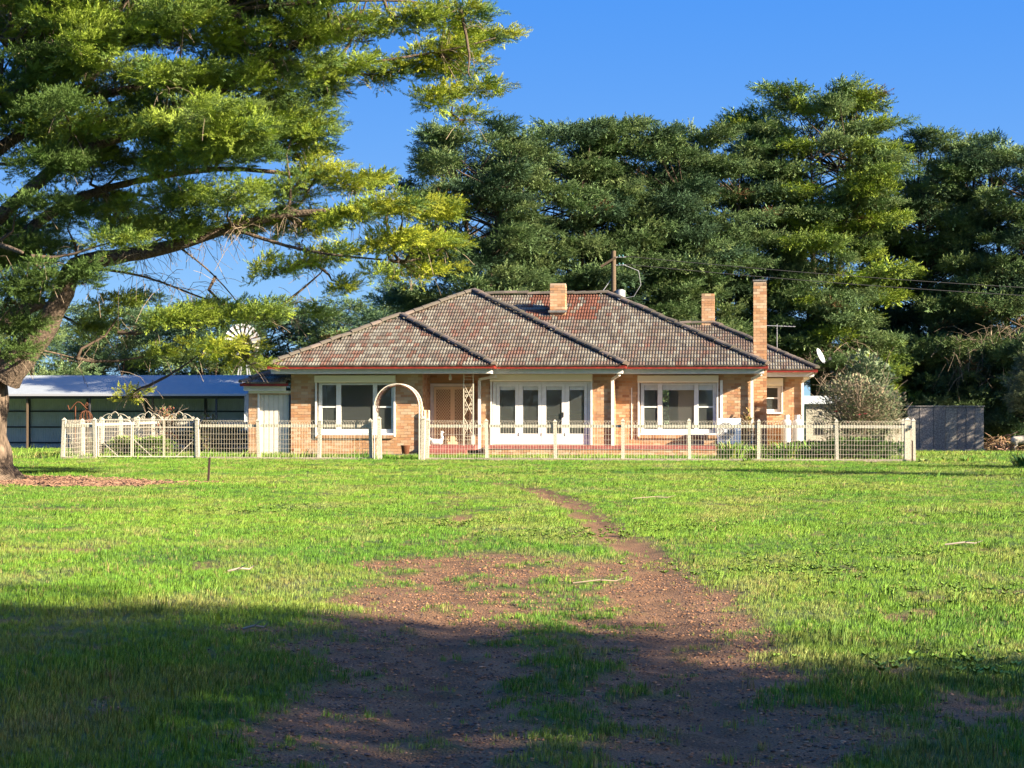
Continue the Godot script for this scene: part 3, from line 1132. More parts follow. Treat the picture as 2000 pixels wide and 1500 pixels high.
	for s in [-1, 1]:
		var gp := thing("gate_post", "white timber post with pointed cap at the arch's %s foot" % ("left" if s < 0 else "right"), "post", Vector3(-2.78 + s * (hw - 0.17 if s < 0 else hw + 0.1), 0, 6.2))
		fence_post(gp, Vector3.ZERO, 1.33, 0.105)

# ---------------------------------------------------------------- shed
func corrugated(m: MB, o: Vector3, u: Vector3, v: Vector3, w: float, h: float, amp := 0.012, pitch := 0.09) -> void:
	# sheet from o along u (w) and v (h); the waves run across u
	var nn := u.cross(v).normalized()
	var n := int(w / pitch * 4)
	var k0 := m.v.size()
	for k in n + 1:
		var x := w * k / n
		var ph := x / pitch * TAU
		var p := o + u * x + nn * amp * sin(ph)
		var t := (nn - u * (amp * cos(ph) * TAU / pitch)).normalized()
		m.v.append(p)
		m.v.append(p + v * h)
		m.n.append(t)
		m.n.append(t)
		m.c.append(Color.WHITE)
		m.c.append(Color.WHITE)
	for k in n:
		var a := k0 + k * 2
		m.i.append_array([a, a + 1, a + 2, a + 2, a + 1, a + 3])

func build_shed() -> void:
	var s := thing("machinery_shed", "long open fronted corrugated iron shed behind the big tree", "shed", Vector3(-15.7, -0.5, -24.6))
	var L := 18.0
	var depth := 4.0
	for k in 6:
		var m := MB.new()
		corrugated(m, Vector3(-3.0 * (k + 1), 0.02, -depth), Vector3.RIGHT, Vector3.UP, 3.0, 3.5)
		part("wall_sheet", m, M.shed_wall, s)
	var side := MB.new()
	corrugated(side, Vector3(0.0, 0.0, 0.0), Vector3(0, 0, -1), Vector3.UP, depth, 2.7)
	part("end_wall", side, M.shed_wall, s)
	var rise := Vector3(0, 0.95, -depth - 0.3).normalized()
	for k in 12:
		var m := MB.new()
		corrugated(m, Vector3(-L - 0.2 + 1.53 * k, 2.66, 0.25), Vector3.RIGHT, rise, 1.53, 4.45)
		part("roof_sheet", m, M.shed_roof, s)
	var b := MB.new()
	b.box(Vector3(-L - 0.2, 2.58, 0.2), Vector3(0.15, 2.68, 0.3))
	part("gutter", b, M.mill, s)
	for k in 6:
		bx("post", Vector3(-3.08 * k - 3.0 + 1.6, 0, -0.06), Vector3(-3.08 * k - 3.0 + 1.68, 2.6, 0.02), M.timber if k % 2 else M.steel, s)
	for k in 7:
		bx("stud", Vector3(-3.0 * k - 0.05, 0, -depth + 0.03), Vector3(-3.0 * k + 0.05, 3.4, -depth + 0.11), M.steel, s)
	for y in [0.25, 1.02, 1.8]:
		bx("girt", Vector3(-L, y, -depth + 0.02), Vector3(0, y + 0.07, -depth + 0.1), M.steel, s)
	bx("beam", Vector3(-L, 2.45, -0.05), Vector3(0, 2.58, 0.0), M.steel, s)

# ---------------------------------------------------------------- solid shapes from blended capsules
func blob(bones: Array, cell: float, k := 0.04, rough := 0.0) -> MB:
	# bones: [Vector3 a, Vector3 b, ra, rb]; surface nets of the smooth union
	var lo := Vector3.ONE * 1e9
	var hi := -lo
	for b in bones:
		var r: float = maxf(b[2], b[3]) + cell * 2
		lo = lo.min(b[0] - Vector3.ONE * r).min(b[1] - Vector3.ONE * r)
		hi = hi.max(b[0] + Vector3.ONE * r).max(b[1] + Vector3.ONE * r)
	var n := Vector3i(((hi - lo) / cell).ceil()) + Vector3i.ONE
	var f := PackedFloat32Array()
	f.resize(n.x * n.y * n.z)
	for z in n.z:
		for y in n.y:
			for x in n.x:
				var p := lo + Vector3(x, y, z) * cell
				var d := 1e9
				for b in bones:
					var a: Vector3 = b[0]
					var ab: Vector3 = b[1] - a
					var t := clampf((p - a).dot(ab) / maxf(ab.length_squared(), 1e-9), 0, 1)
					var e := (p - a - ab * t).length() - lerpf(b[2], b[3], t)
					var h := clampf(0.5 + 0.5 * (d - e) / k, 0, 1)
					d = lerpf(d, e, h) - k * h * (1 - h)
				if rough > 0:
					d += rough * nz.get_noise_3d(p.x * 40, p.y * 40, p.z * 40)
				f[x + n.x * (y + n.y * z)] = d
	var m := MB.new()
	var idx := {}
	for z in n.z - 1:
		for y in n.y - 1:
			for x in n.x - 1:
				var sum := Vector3.ZERO
				var cnt := 0
				var g := Vector3.ZERO
				var val := []
				for q in 8:
					var w := f[(x + (q & 1)) + n.x * ((y + ((q >> 1) & 1)) + n.y * (z + (q >> 2)))]
					val.append(w)
					g += Vector3(1 if q & 1 else -1, 1 if q & 2 else -1, 1 if q & 4 else -1) * w
				for e in [[0, 1], [2, 3], [4, 5], [6, 7], [0, 2], [1, 3], [4, 6], [5, 7], [0, 4], [1, 5], [2, 6], [3, 7]]:
					var a: float = val[e[0]]
					var b: float = val[e[1]]
					if (a < 0) != (b < 0):
						var t := a / (a - b)
						var pa := Vector3(e[0] & 1, (e[0] >> 1) & 1, e[0] >> 2)
						var pb := Vector3(e[1] & 1, (e[1] >> 1) & 1, e[1] >> 2)
						sum += pa.lerp(pb, t)
						cnt += 1
				if cnt:
					idx[x + n.x * (y + n.y * z)] = m.v.size()
					m.v.append(lo + (Vector3(x, y, z) + sum / cnt) * cell)
					m.n.append(g.normalized())
					m.c.append(Color.WHITE)
	var st := [1, n.x, n.x * n.y]
	for z in range(1, n.z - 1):
		for y in range(1, n.y - 1):
			for x in range(1, n.x - 1):
				var at := x + n.x * (y + n.y * z)
				for ax in 3:
					var a := f[at]
					var b := f[at + st[ax]]
					if (a < 0) == (b < 0):
						continue
					var u: int = st[(ax + 1) % 3]
					var w: int = st[(ax + 2) % 3]
					var q := [at - u - w, at - w, at, at - u]
					if not (idx.has(q[0]) and idx.has(q[1]) and idx.has(q[2]) and idx.has(q[3])):
						continue
					var t := [idx[q[0]], idx[q[1]], idx[q[2]], idx[q[3]]]
					if a < 0:
						m.i.append_array([t[0], t[2], t[1], t[0], t[3], t[2]])
					else:
						m.i.append_array([t[0], t[1], t[2], t[0], t[2], t[3]])
	return m

# ---------------------------------------------------------------- things in the garden
func build_yard() -> void:
	# air conditioner
	var ac := thing("air_conditioner", "white outdoor air conditioner with round fan grille below the right window", "air conditioner", Vector3(7.18, 0, -0.72))
	bx("body", Vector3(-0.39, 0.37, -0.16), Vector3(0.39, 1.22, 0.14), M.unit_white, ac)
	var fan := MB.new()
	fan.lathe([Vector2(0.0, 0), Vector2(0.29, 0), Vector2(0.29, 0.006)], Vector3.ZERO, 28)
	var fo := part("fan_recess", fan, M.dark, ac)
	fo.rotation.x = PI / 2
	fo.position = Vector3(-0.1, 0.8, 0.143)
	var gr := MB.new()
	for r in [0.06, 0.11, 0.155, 0.2, 0.245, 0.29]:
		var pts := []
		for k in 25:
			pts.append(Vector3(-0.1 + r * cos(TAU * k / 24), 0.8 + r * sin(TAU * k / 24), 0.17))
		gr.wire(pts, 0.007)
	for k in 8:
		gr.wire([Vector3(-0.1, 0.8, 0.172), Vector3(-0.1 + 0.29 * cos(TAU * k / 8), 0.8 + 0.29 * sin(TAU * k / 8), 0.165)], 0.006)
	gr.box(Vector3(-0.15, 0.75, 0.16), Vector3(-0.05, 0.85, 0.176))
	part("fan_grille", gr, M.unit_white, ac)
	for x in [-0.3, 0.22]:
		bx("foot", Vector3(x, -0.02, -0.14), Vector3(x + 0.1, 0.369, 0.12), M.concrete, ac)
	# gas bottles
	for k in 2:
		var gb := thing("gas_bottle", ["white gas bottle nearer the chimney by the end wall", "pale grey gas bottle at the house corner"][k], "gas bottle", Vector3(9.22 + 0.4 * k, ground_y(9.3, -8.6), -8.6), "gas bottles at the rear wing")
		var m := MB.new()
		m.lathe([Vector2(0.0, 0.0), Vector2(0.15, 0.0), Vector2(0.15, 0.06), Vector2(0.185, 0.1), Vector2(0.187, 1.1), Vector2(0.16, 1.19), Vector2(0.08, 1.24), Vector2(0.0, 1.25)], Vector3.ZERO, 20)
		part("body", m, M.cyl, gb)
		m = MB.new()
		m.lathe([Vector2(0.1, 1.22), Vector2(0.11, 1.4), Vector2(0.1, 1.4)], Vector3.ZERO, 16)
		part("collar", m, M.cyl, gb)
		m = MB.new()
		m.lathe([Vector2(0.0, 1.24), Vector2(0.03, 1.24), Vector2(0.03, 1.34), Vector2(0.0, 1.36)], Vector3.ZERO, 8)
		m.wire([Vector3(0, 1.33, 0), Vector3(0.1, 1.42, -0.05), Vector3(0.2, 1.35, -0.25)], 0.012)
		part("valve", m, M.rust, gb)
	# swan planter on the porch
	var sw := thing("swan_planter", "white swan shaped planter on the red porch step", "planter", Vector3(-2.55, 0.31, 0.05))
	var b := blob([[Vector3(-0.12, 0.13, 0), Vector3(0.1, 0.13, 0), 0.13, 0.12], [Vector3(-0.2, 0.2, 0), Vector3(-0.3, 0.3, 0), 0.06, 0.02], [Vector3(0.15, 0.15, 0), Vector3(0.22, 0.3, 0), 0.08, 0.045], [Vector3(0.22, 0.3, 0), Vector3(0.17, 0.44, 0), 0.045, 0.033], [Vector3(0.17, 0.44, 0), Vector3(0.2, 0.53, 0), 0.033, 0.033], [Vector3(0.2, 0.53, 0), Vector3(0.29, 0.49, 0), 0.035, 0.014]], 0.02, 0.05)
	part("body", b, M.white, sw)
	sw.scale = Vector3.ONE * 0.85
	var bk := MB.new()
	bk.tube([Vector3(0.285, 0.492, 0), Vector3(0.34, 0.46, 0)], [0.016, 0.004], 6)
	part("beak", bk, M.rust, sw)
	# two slim white posts beside the porch
	for k in 2:
		var p := thing("handrail_post", ["slim white post nearer the brick corner of the porch", "slim white post nearer the swan planter"][k], "post", Vector3(-2.96 + 0.14 * k, 0.31, 0.12))
		var m := MB.new()
		m.lathe([Vector2(0, 0), Vector2(0.042, 0), Vector2(0.042, 1.15), Vector2(0.03, 1.18), Vector2(0, 1.185)], Vector3.ZERO, 10)
		part("shaft", m, M.old_white, p)
		bx("base_plate", Vector3(-0.06, 0, -0.06), Vector3(0.06, 0.012, 0.06), M.old_iron, p)
	# steel picket on the lawn
	var pk := thing("star_picket", "dark rusty steel picket standing alone on the lawn by the mulch", "stake", Vector3(-3.97, 0, 22.8))
	var pm := MB.new()
	for k in 3:
		var a := TAU * k / 3
		pm.bar(Vector3(cos(a) * 0.002, -0.2, sin(a) * 0.002), Vector3(cos(a) * 0.002 + 0.04, 0.52, sin(a) * 0.002), 0.045 if k == 0 else 0.03, 0.03)
	part("shaft", pm, M.dark_rust, pk)
	pk = thing("star_picket", "dark steel picket leaning on the right fence corner post", "stake", Vector3(12.62, 0, 6.2))
	pm = MB.new()
	pm.bar(Vector3(0, -0.1, 0), Vector3(0.0, 0.62, -0.02), 0.045, 0.03)
	part("shaft", pm, M.dark_rust, pk)
	# rusty hanging cage on a crook
	var cg := thing("hanging_cage", "rusty iron bird cage hanging from a curled stand", "ornament", Vector3(-15.85, -0.02, -2.0))
	var m := MB.new()
	m.tube([Vector3(0, -0.1, 0), Vector3(0, 1.65, 0)], [0.022], 6)
	part("stem", m, M.rust, cg)
	m = MB.new()
	var pts := []
	for k in 13:
		var t := k / 12.0
		pts.append(Vector3(-0.28 + 0.72 * t, 1.66 + 0.13 * sin((t - 0.28) * TAU * 0.95) * (1.0 if t > 0.28 else 1.3) + (0.18 if t < 0.05 else 0.0), 0))
	m.tube(pts, [0.02], 6)
	spiral(m, Vector3(0.4, 1.7, 0), 0.07, -1, 0.016, 1.2, PI / 2)
	part("crook", m, M.rust, cg)
	m = MB.new()
	for q in 6:
		var ring := []
		for k in 17:
			var a := TAU * k / 16
			ring.append(Vector3(0.38, 1.25, 0) + Vector3(cos(a) * cos(PI * q / 6), sin(a), cos(a) * sin(PI * q / 6)) * 0.23)
		m.wire(ring, 0.013)
	m.wire([Vector3(0.38, 1.48, 0), Vector3(0.38, 1.66, 0)], 0.012)
	part("cage", m, M.rust, cg)
	m = MB.new()
	m.lathe([Vector2(0, 1.05), Vector2(0.15, 1.05), Vector2(0.2, 1.13), Vector2(0.15, 1.15)], Vector3(0.38, 0, 0), 12)
	part("bowl", m, M.rust, cg)
	# bird bath
	var bb := thing("bird_bath", "pale weathered stone bird bath standing in the shrubs behind the gates", "bird bath", Vector3(-12.0, 0, 1.2))
	m = MB.new()
	m.lathe([Vector2(0.14, -0.02), Vector2(0.14, 0.04), Vector2(0.07, 0.1), Vector2(0.05, 0.3), Vector2(0.09, 0.42)], Vector3.ZERO, 14)
	part("pedestal", m, M.old_white, bb)
	m = MB.new()
	m.lathe([Vector2(0.0, 0.4), Vector2(0.12, 0.41), Vector2(0.3, 0.48), Vector2(0.32, 0.52), Vector2(0.27, 0.515), Vector2(0.0, 0.45)], Vector3.ZERO, 18)
	part("basin", m, M.old_white, bb)
	# plant pot by the arch path
	var pot := thing("plant_pot", "small dark plant pot against the brick wall seen through the arch", "pot", Vector3(-3.55, 0, 0.45))
	m = MB.new()
	m.lathe([Vector2(0, 0), Vector2(0.11, 0), Vector2(0.15, 0.28), Vector2(0.165, 0.29), Vector2(0.16, 0.32), Vector2(0.13, 0.31), Vector2(0, 0.27)], Vector3.ZERO, 14)
	part("pot", m, M.rust, pot)
	m = MB.new()
	m.box(Vector3(-0.45, -0.02, -0.2), Vector3(0.4, 0.03, 0.2))
	part("paver", m, M.concrete, pot)
	# sideboard and lamp behind the french doors
	var sb := thing("sideboard", "dark timber sideboard inside behind the french doors", "sideboard", Vector3(1.5, 0.3, -4.6))
	bx("carcass", Vector3(-1.0, 0.12, -0.25), Vector3(1.0, 0.98, 0.2), M.timber, sb)
	bx("top", Vector3(-1.05, 0.981, -0.28), Vector3(1.05, 1.02, 0.23), M.timber, sb)
	for x in [-0.95, 0.87]:
		bx("leg", Vector3(x, 0, 0.08), Vector3(x + 0.08, 0.119, 0.16), M.timber, sb)

# ---------------------------------------------------------------- further off
func build_far_things() -> void:
	# windmill
	var gy := ground_y(-23, -52)
	var w := thing("windmill", "grey many bladed farm windmill rising above the shed roof", "windmill", Vector3(-23.25, gy, -52.6))
	var hub := Vector3(0, 5.55 - gy, 0)
	for k in 4:
		var m := MB.new()
		var sx := 1 if k & 1 else -1
		var sz := 1 if k & 2 else -1
		m.bar(Vector3(0.8 * sx, 0, 0.8 * sz - 0.4), hub + Vector3(0.08 * sx, -0.25, 0.08 * sz - 0.4), 0.06, 0.06)
		part("tower_leg", m, M.mill, w)
	var br := MB.new()
	for y in [1.2, 2.4, 3.6, 4.8]:
		var r := lerpf(0.8, 0.1, y / 5.8)
		for k in 4:
			var c := [Vector3(-r, y, -r - 0.4), Vector3(r, y, -r - 0.4), Vector3(r, y, r - 0.4), Vector3(-r, y, r - 0.4)]
			br.bar(c[k], c[(k + 1) % 4], 0.03, 0.03)
	part("tower_brace", br, M.mill, w)
	var turn := Basis(Vector3.UP, 0.35) * Basis(Vector3.BACK, 0.13)
	for k in 18:
		var a := TAU * k / 18
		var d := Vector3(cos(a), sin(a), 0)
		var s := Vector3(-sin(a), cos(a), 0)
		var m := MB.new()
		var tw := Vector3(0, 0, 0.09)
		var p := [d * 0.42 - s * 0.045 - tw * 0.5, d * 0.42 + s * 0.045 + tw * 0.5, d * 1.1 + s * 0.135 + tw, d * 1.1 - s * 0.135 - tw]
		m.quad(p[0], p[3], p[2], p[1])
		var o := Vector3(0, 0, 0.008)
		m.quad(p[1] - o, p[2] - o, p[3] - o, p[0] - o)
		put("blade", m.mesh(), M.mill, w, Transform3D(turn, hub))
	var h := MB.new()
	for r in [0.42, 0.95]:
		var ring := []
		for k in 25:
			ring.append(Vector3(cos(TAU * k / 24) * r, sin(TAU * k / 24) * r, -0.02))
		h.wire(ring, 0.018)
	for k in 6:
		h.wire([Vector3.ZERO, Vector3(cos(TAU * k / 6 + 0.2), sin(TAU * k / 6 + 0.2), -0.02) * 0.95], 0.02)
	put("wheel_frame", h.mesh(), M.rust, w, Transform3D(turn, hub))
	var tl := MB.new()
	tl.bar(Vector3(0, -0.05, 0), Vector3(0.35, -0.15, -1.5), 0.04, 0.04)
	tl.quad(Vector3(0.3, -0.5, -1.2), Vector3(0.5, -0.55, -2.1), Vector3(0.5, 0.2, -2.1), Vector3(0.3, 0.1, -1.2))
	put("tail_vane", tl.mesh(), M.cream, w, Transform3D(Basis(), hub))
	# power pole
	var pp := thing("power_pole", "weathered timber power pole behind the main roof ridge", "power pole", Vector3(1.95, -0.5, -20.4))
	var m := MB.new()
	m.tube([Vector3(0, -0.3, 0), Vector3(0, 8.9, 0)], [0.14, 0.105], 10)
	part("pole", m, M.timber, pp)
	m = MB.new()
	m.bar(Vector3(-0.55, 8.2, 0.1), Vector3(0.12, 8.6, 0.16), 0.09, 0.09)
	part("crossarm", m, M.timber, pp)
	for k in 4:
		m = MB.new()
		m.lathe([Vector2(0, 0), Vector2(0.04, 0.01), Vector2(0.035, 0.05), Vector2(0.045, 0.08), Vector2(0, 0.1)], Vector3.ZERO, 8)
		var o := part("insulator", m, M.porcelain, pp)
		o.position = Vector3(0.25 + 0.16 * (k % 2), 8.62 - 0.35 * (k / 2), 0.05)
	m = MB.new()
	m.bar(Vector3(0.1, 8.62, 0.05), Vector3(0.55, 8.62, 0.05), 0.03, 0.03)
	m.bar(Vector3(0.1, 8.27, 0.05), Vector3(0.55, 8.27, 0.05), 0.03, 0.03)
	part("bracket", m, M.mill, pp)
	m = MB.new()
	m.wire([Vector3(0, 7.8, 0), Vector3(-4.5, 1.5, 0.3)], 0.018)
	part("stay_wire", m, M.mill, pp)
	m = MB.new()
	m.tube([Vector3(0.3, 6.6, 0.1), Vector3(0.3, 6.75, 0.1), Vector3(0.3, 7.15, 0.1), Vector3(0.3, 7.2, 0.1)], [0.1, 0.22, 0.22, 0.1], 12)
	part("transformer", m, M.mill, pp)
	m = MB.new()
	m.wire([Vector3(0.4, 8.3, 0.1), Vector3(1.1, 8.0, 0.1), Vector3(1.2, 7.4, 0.1), Vector3(0.9, 6.9, 0.1), Vector3(0.4, 6.8, 0.1)], 0.011)
	part("drop_cable", m, M.mill, pp)
	for k in 2:
		m = MB.new()
		var pts := []
		for q in 25:
			var t := q / 24.0
			pts.append(Vector3(2.5 + 46 * t, 8.15 - 0.35 * k - 2.0 * t - 2.6 * t * (1 - t), -20.35 - 6 * t))
		m.wire(pts, 0.014)
		var o := part("power_line", m, M.cord, self)
		tag(o, ["upper of two dark power lines running right from the pole", "lower of two dark power lines running right from the pole"][k], "cable", "power lines")
	# aerial on the rear roof
	var an := thing("television_aerial", "thin metal television aerial beside the tall chimney", "aerial", Vector3(8.9, 3.2, -10.5))
	m = MB.new()
	m.wire([Vector3(0, 0, 0), Vector3(0, 1.55, 0)], 0.011)
	part("mast", m, M.mill, an)
	m = MB.new()
	m.wire([Vector3(-0.5, 1.5, 0), Vector3(0.7, 1.45, 0)], 0.012)
	for k in 7:
		m.wire([Vector3(-0.45 + 0.18 * k, 1.49, -0.25), Vector3(-0.45 + 0.18 * k, 1.49, 0.25)], 0.008)
	part("boom", m, M.mill, an)
	# satellite dish
	var ds := thing("satellite_dish", "pale grey satellite dish on a bracket at the right roof corner", "satellite dish", Vector3(10.2, 2.96, -9.0))
	m = MB.new()
	m.wire([Vector3(0.05, -0.2, 0), Vector3(0.05, 0.3, 0), Vector3(0.22, 0.5, 0)], 0.025, Color.WHITE, 6)
	part("mast", m, M.steel, ds)
	m = MB.new()
	m.lathe([Vector2(0.0, 0), Vector2(0.12, 0.012), Vector2(0.24, 0.05), Vector2(0.31, 0.09), Vector2(0.3, 0.1), Vector2(0.22, 0.06), Vector2(0.0, 0.015)], Vector3.ZERO, 24)
	var dish := part("dish", m, M.cyl, ds)
	dish.transform = Transform3D(Basis(Vector3.UP, -0.35) * Basis(Vector3.BACK, -1.15), Vector3(0.22, 0.5, 0))
	m = MB.new()
	m.wire([Vector3(0.12, 0.25, 0), Vector3(0.5, 0.3, 0.15), Vector3(0.62, 0.42, 0.2)], 0.014)
	m.box(Vector3(0.58, 0.38, 0.16), Vector3(0.68, 0.48, 0.24))
	part("receiver_arm", m, M.steel, ds)
	# concrete tank of cast panels
	var tk := thing("water_tank", "low square grey concrete tank with upright panel joints and white streaks", "water tank", Vector3(15.1, -0.5, -27.1))
	var seam := [0.0, 0.55, 1.18, 1.72, 2.25, 2.66, 3.06, 3.46]
	for k in seam.size() - 1:
		m = MB.new()
		var f := R.randf_range(0.72, 1.12)
		var col := Color(f, f * R.randf_range(0.96, 1.0), f * R.randf_range(0.93, 1.02))
		var a: float = seam[k] + 0.008
		var b: float = seam[k + 1] - 0.008
		var fz := R.randf_range(-0.02, 0.02)
		m.box(Vector3(a, 0.14, -0.12), Vector3(b, 2.06 + R.randf_range(-0.01, 0.01), fz), col)
		# lime streaks that have run down from leaks
		for q in R.randi_range(1, 3):
			var x := R.randf_range(a + 0.05, b - 0.1)
			var y1 := R.randf_range(0.9, 1.8)
			var y0 := y1 - R.randf_range(0.35, 0.9)
			var sw := R.randf_range(0.012, 0.035)
			m.quad(Vector3(x, y0, fz + 0.003), Vector3(x + sw * 0.4, y0 - 0.1, fz + 0.003), Vector3(x + sw, y1, fz + 0.003), Vector3(x + sw * 0.5, y1 + 0.08, fz + 0.003), Color(1.7, 1.7, 1.72))
		part("panel", m, M.tank_concrete, tk)
	for k in 5:
		bx("panel", Vector3(3.34, 0.14, -0.63 - 0.6 * k), Vector3(3.46, 2.06, -0.13 - 0.6 * k), M.tank_concrete, tk)
	m = MB.new()
	m.box(Vector3(0.05, -0.05, -3.1), Vector3(3.3, 2.0, -0.13))
	part("core", m, M.concrete, tk)
	m = MB.new()
	m.box(Vector3(-0.04, 2.075, -3.2), Vector3(3.5, 2.12, 0.05))
	part("coping", m, M.tank_concrete, tk)
	m = MB.new()
	m.box(Vector3(-0.06, -0.08, -3.2), Vector3(3.52, 0.13, 0.07))
	part("footing", m, M.tank_concrete, tk)
	# pale outbuilding behind the garden bush
	var ob := thing("outbuilding", "low whitewashed board outbuilding half hidden behind the pink bush", "outbuilding", Vector3(11.4, -0.5, -18.0))
	for k in 11:
		bx("board", Vector3(-1.2, 0.2 * k, -0.02), Vector3(1.6, 0.2 * k + 0.195, 0.01 + 0.006 * (k % 2)), M.old_white, ob)
	bx("side_wall", Vector3(-1.2, 0, -2.5), Vector3(1.6, 2.2, -0.021), M.old_white, ob)
	var rf := MB.new()
	rf.quad(Vector3(-1.4, 2.2, 0.2), Vector3(1.8, 2.2, 0.2), Vector3(1.8, 2.55, -2.6), Vector3(-1.4, 2.55, -2.6))
	part("roof", rf, M.shed_wall, ob)
	bx("window", Vector3(-0.85, 0.9, 0.017), Vector3(-0.45, 1.5, 0.03), M.dark, ob)
	# sheep at the right edge
	var sh := thing("sheep", "white sheep standing beyond the tank at the right edge", "sheep", Vector3(20.35, -0.5, -27.7))
	var body := blob([[Vector3(-0.32, 0.52, 0), Vector3(0.28, 0.54, 0), 0.2, 0.19], [Vector3(-0.38, 0.5, 0), Vector3(-0.44, 0.36, 0), 0.09, 0.03], [Vector3(0.3, 0.6, 0), Vector3(0.5, 0.8, 0), 0.12, 0.085], [Vector3(0.5, 0.82, 0), Vector3(0.68, 0.74, 0), 0.085, 0.05],
		[Vector3(-0.3, 0.45, 0.1), Vector3(-0.26, 0.3, 0.1), 0.085, 0.05], [Vector3(-0.26, 0.3, 0.1), Vector3(-0.34, 0.2, 0.1), 0.045, 0.03], [Vector3(-0.34, 0.2, 0.1), Vector3(-0.33, 0.01, 0.1), 0.028, 0.03],
		[Vector3(-0.3, 0.45, -0.1), Vector3(-0.2, 0.3, -0.1), 0.085, 0.05], [Vector3(-0.2, 0.3, -0.1), Vector3(-0.27, 0.2, -0.1), 0.045, 0.03], [Vector3(-0.27, 0.2, -0.1), Vector3(-0.24, 0.01, -0.1), 0.028, 0.03],
		[Vector3(0.24, 0.45, 0.1), Vector3(0.25, 0.24, 0.1), 0.07, 0.035], [Vector3(0.25, 0.24, 0.1), Vector3(0.24, 0.01, 0.1), 0.03, 0.03],
		[Vector3(0.26, 0.45, -0.1), Vector3(0.33, 0.24, -0.1), 0.07, 0.035], [Vector3(0.33, 0.24, -0.1), Vector3(0.31, 0.01, -0.1), 0.03, 0.03],
		[Vector3(0.48, 0.86, 0.07), Vector3(0.42, 0.85, 0.16), 0.03, 0.015], [Vector3(0.48, 0.86, -0.07), Vector3(0.42, 0.85, -0.16), 0.03, 0.015]], 0.025, 0.045, 0.006)
	part("body", body, M.wool, sh)
	# heap of cut branches
	var hp := MB.new()
	for k in 260:
		var a := R.randf() * TAU
		var r := sqrt(R.randf()) * 1.0
		var y := (1.0 - r) * R.randf() * 0.9
		var p := Vector3(r * cos(a), y, r * sin(a) * 0.8)
		var d := Vector3(R.randf_range(-1, 1), R.randf_range(-0.5, 0.35), R.randf_range(-1, 1)).normalized() * R.randf_range(0.3, 0.8)
		hp.wire([p, p + d * 0.5 + Vector3(0, 0.04, 0), p + d], R.randf_range(0.008, 0.022), Color(1.2, R.randf_range(0.75, 1.0), R.randf_range(0.55, 0.9)), 4)
	var heap := part("branch_heap", hp, M.dead_twig, self)
	heap.position = Vector3(19.5, -0.5, -28.4)
	tag(heap, "heap of dry cut branches beside the concrete tank", "branch heap")
	heap.set_meta("kind", "stuff")

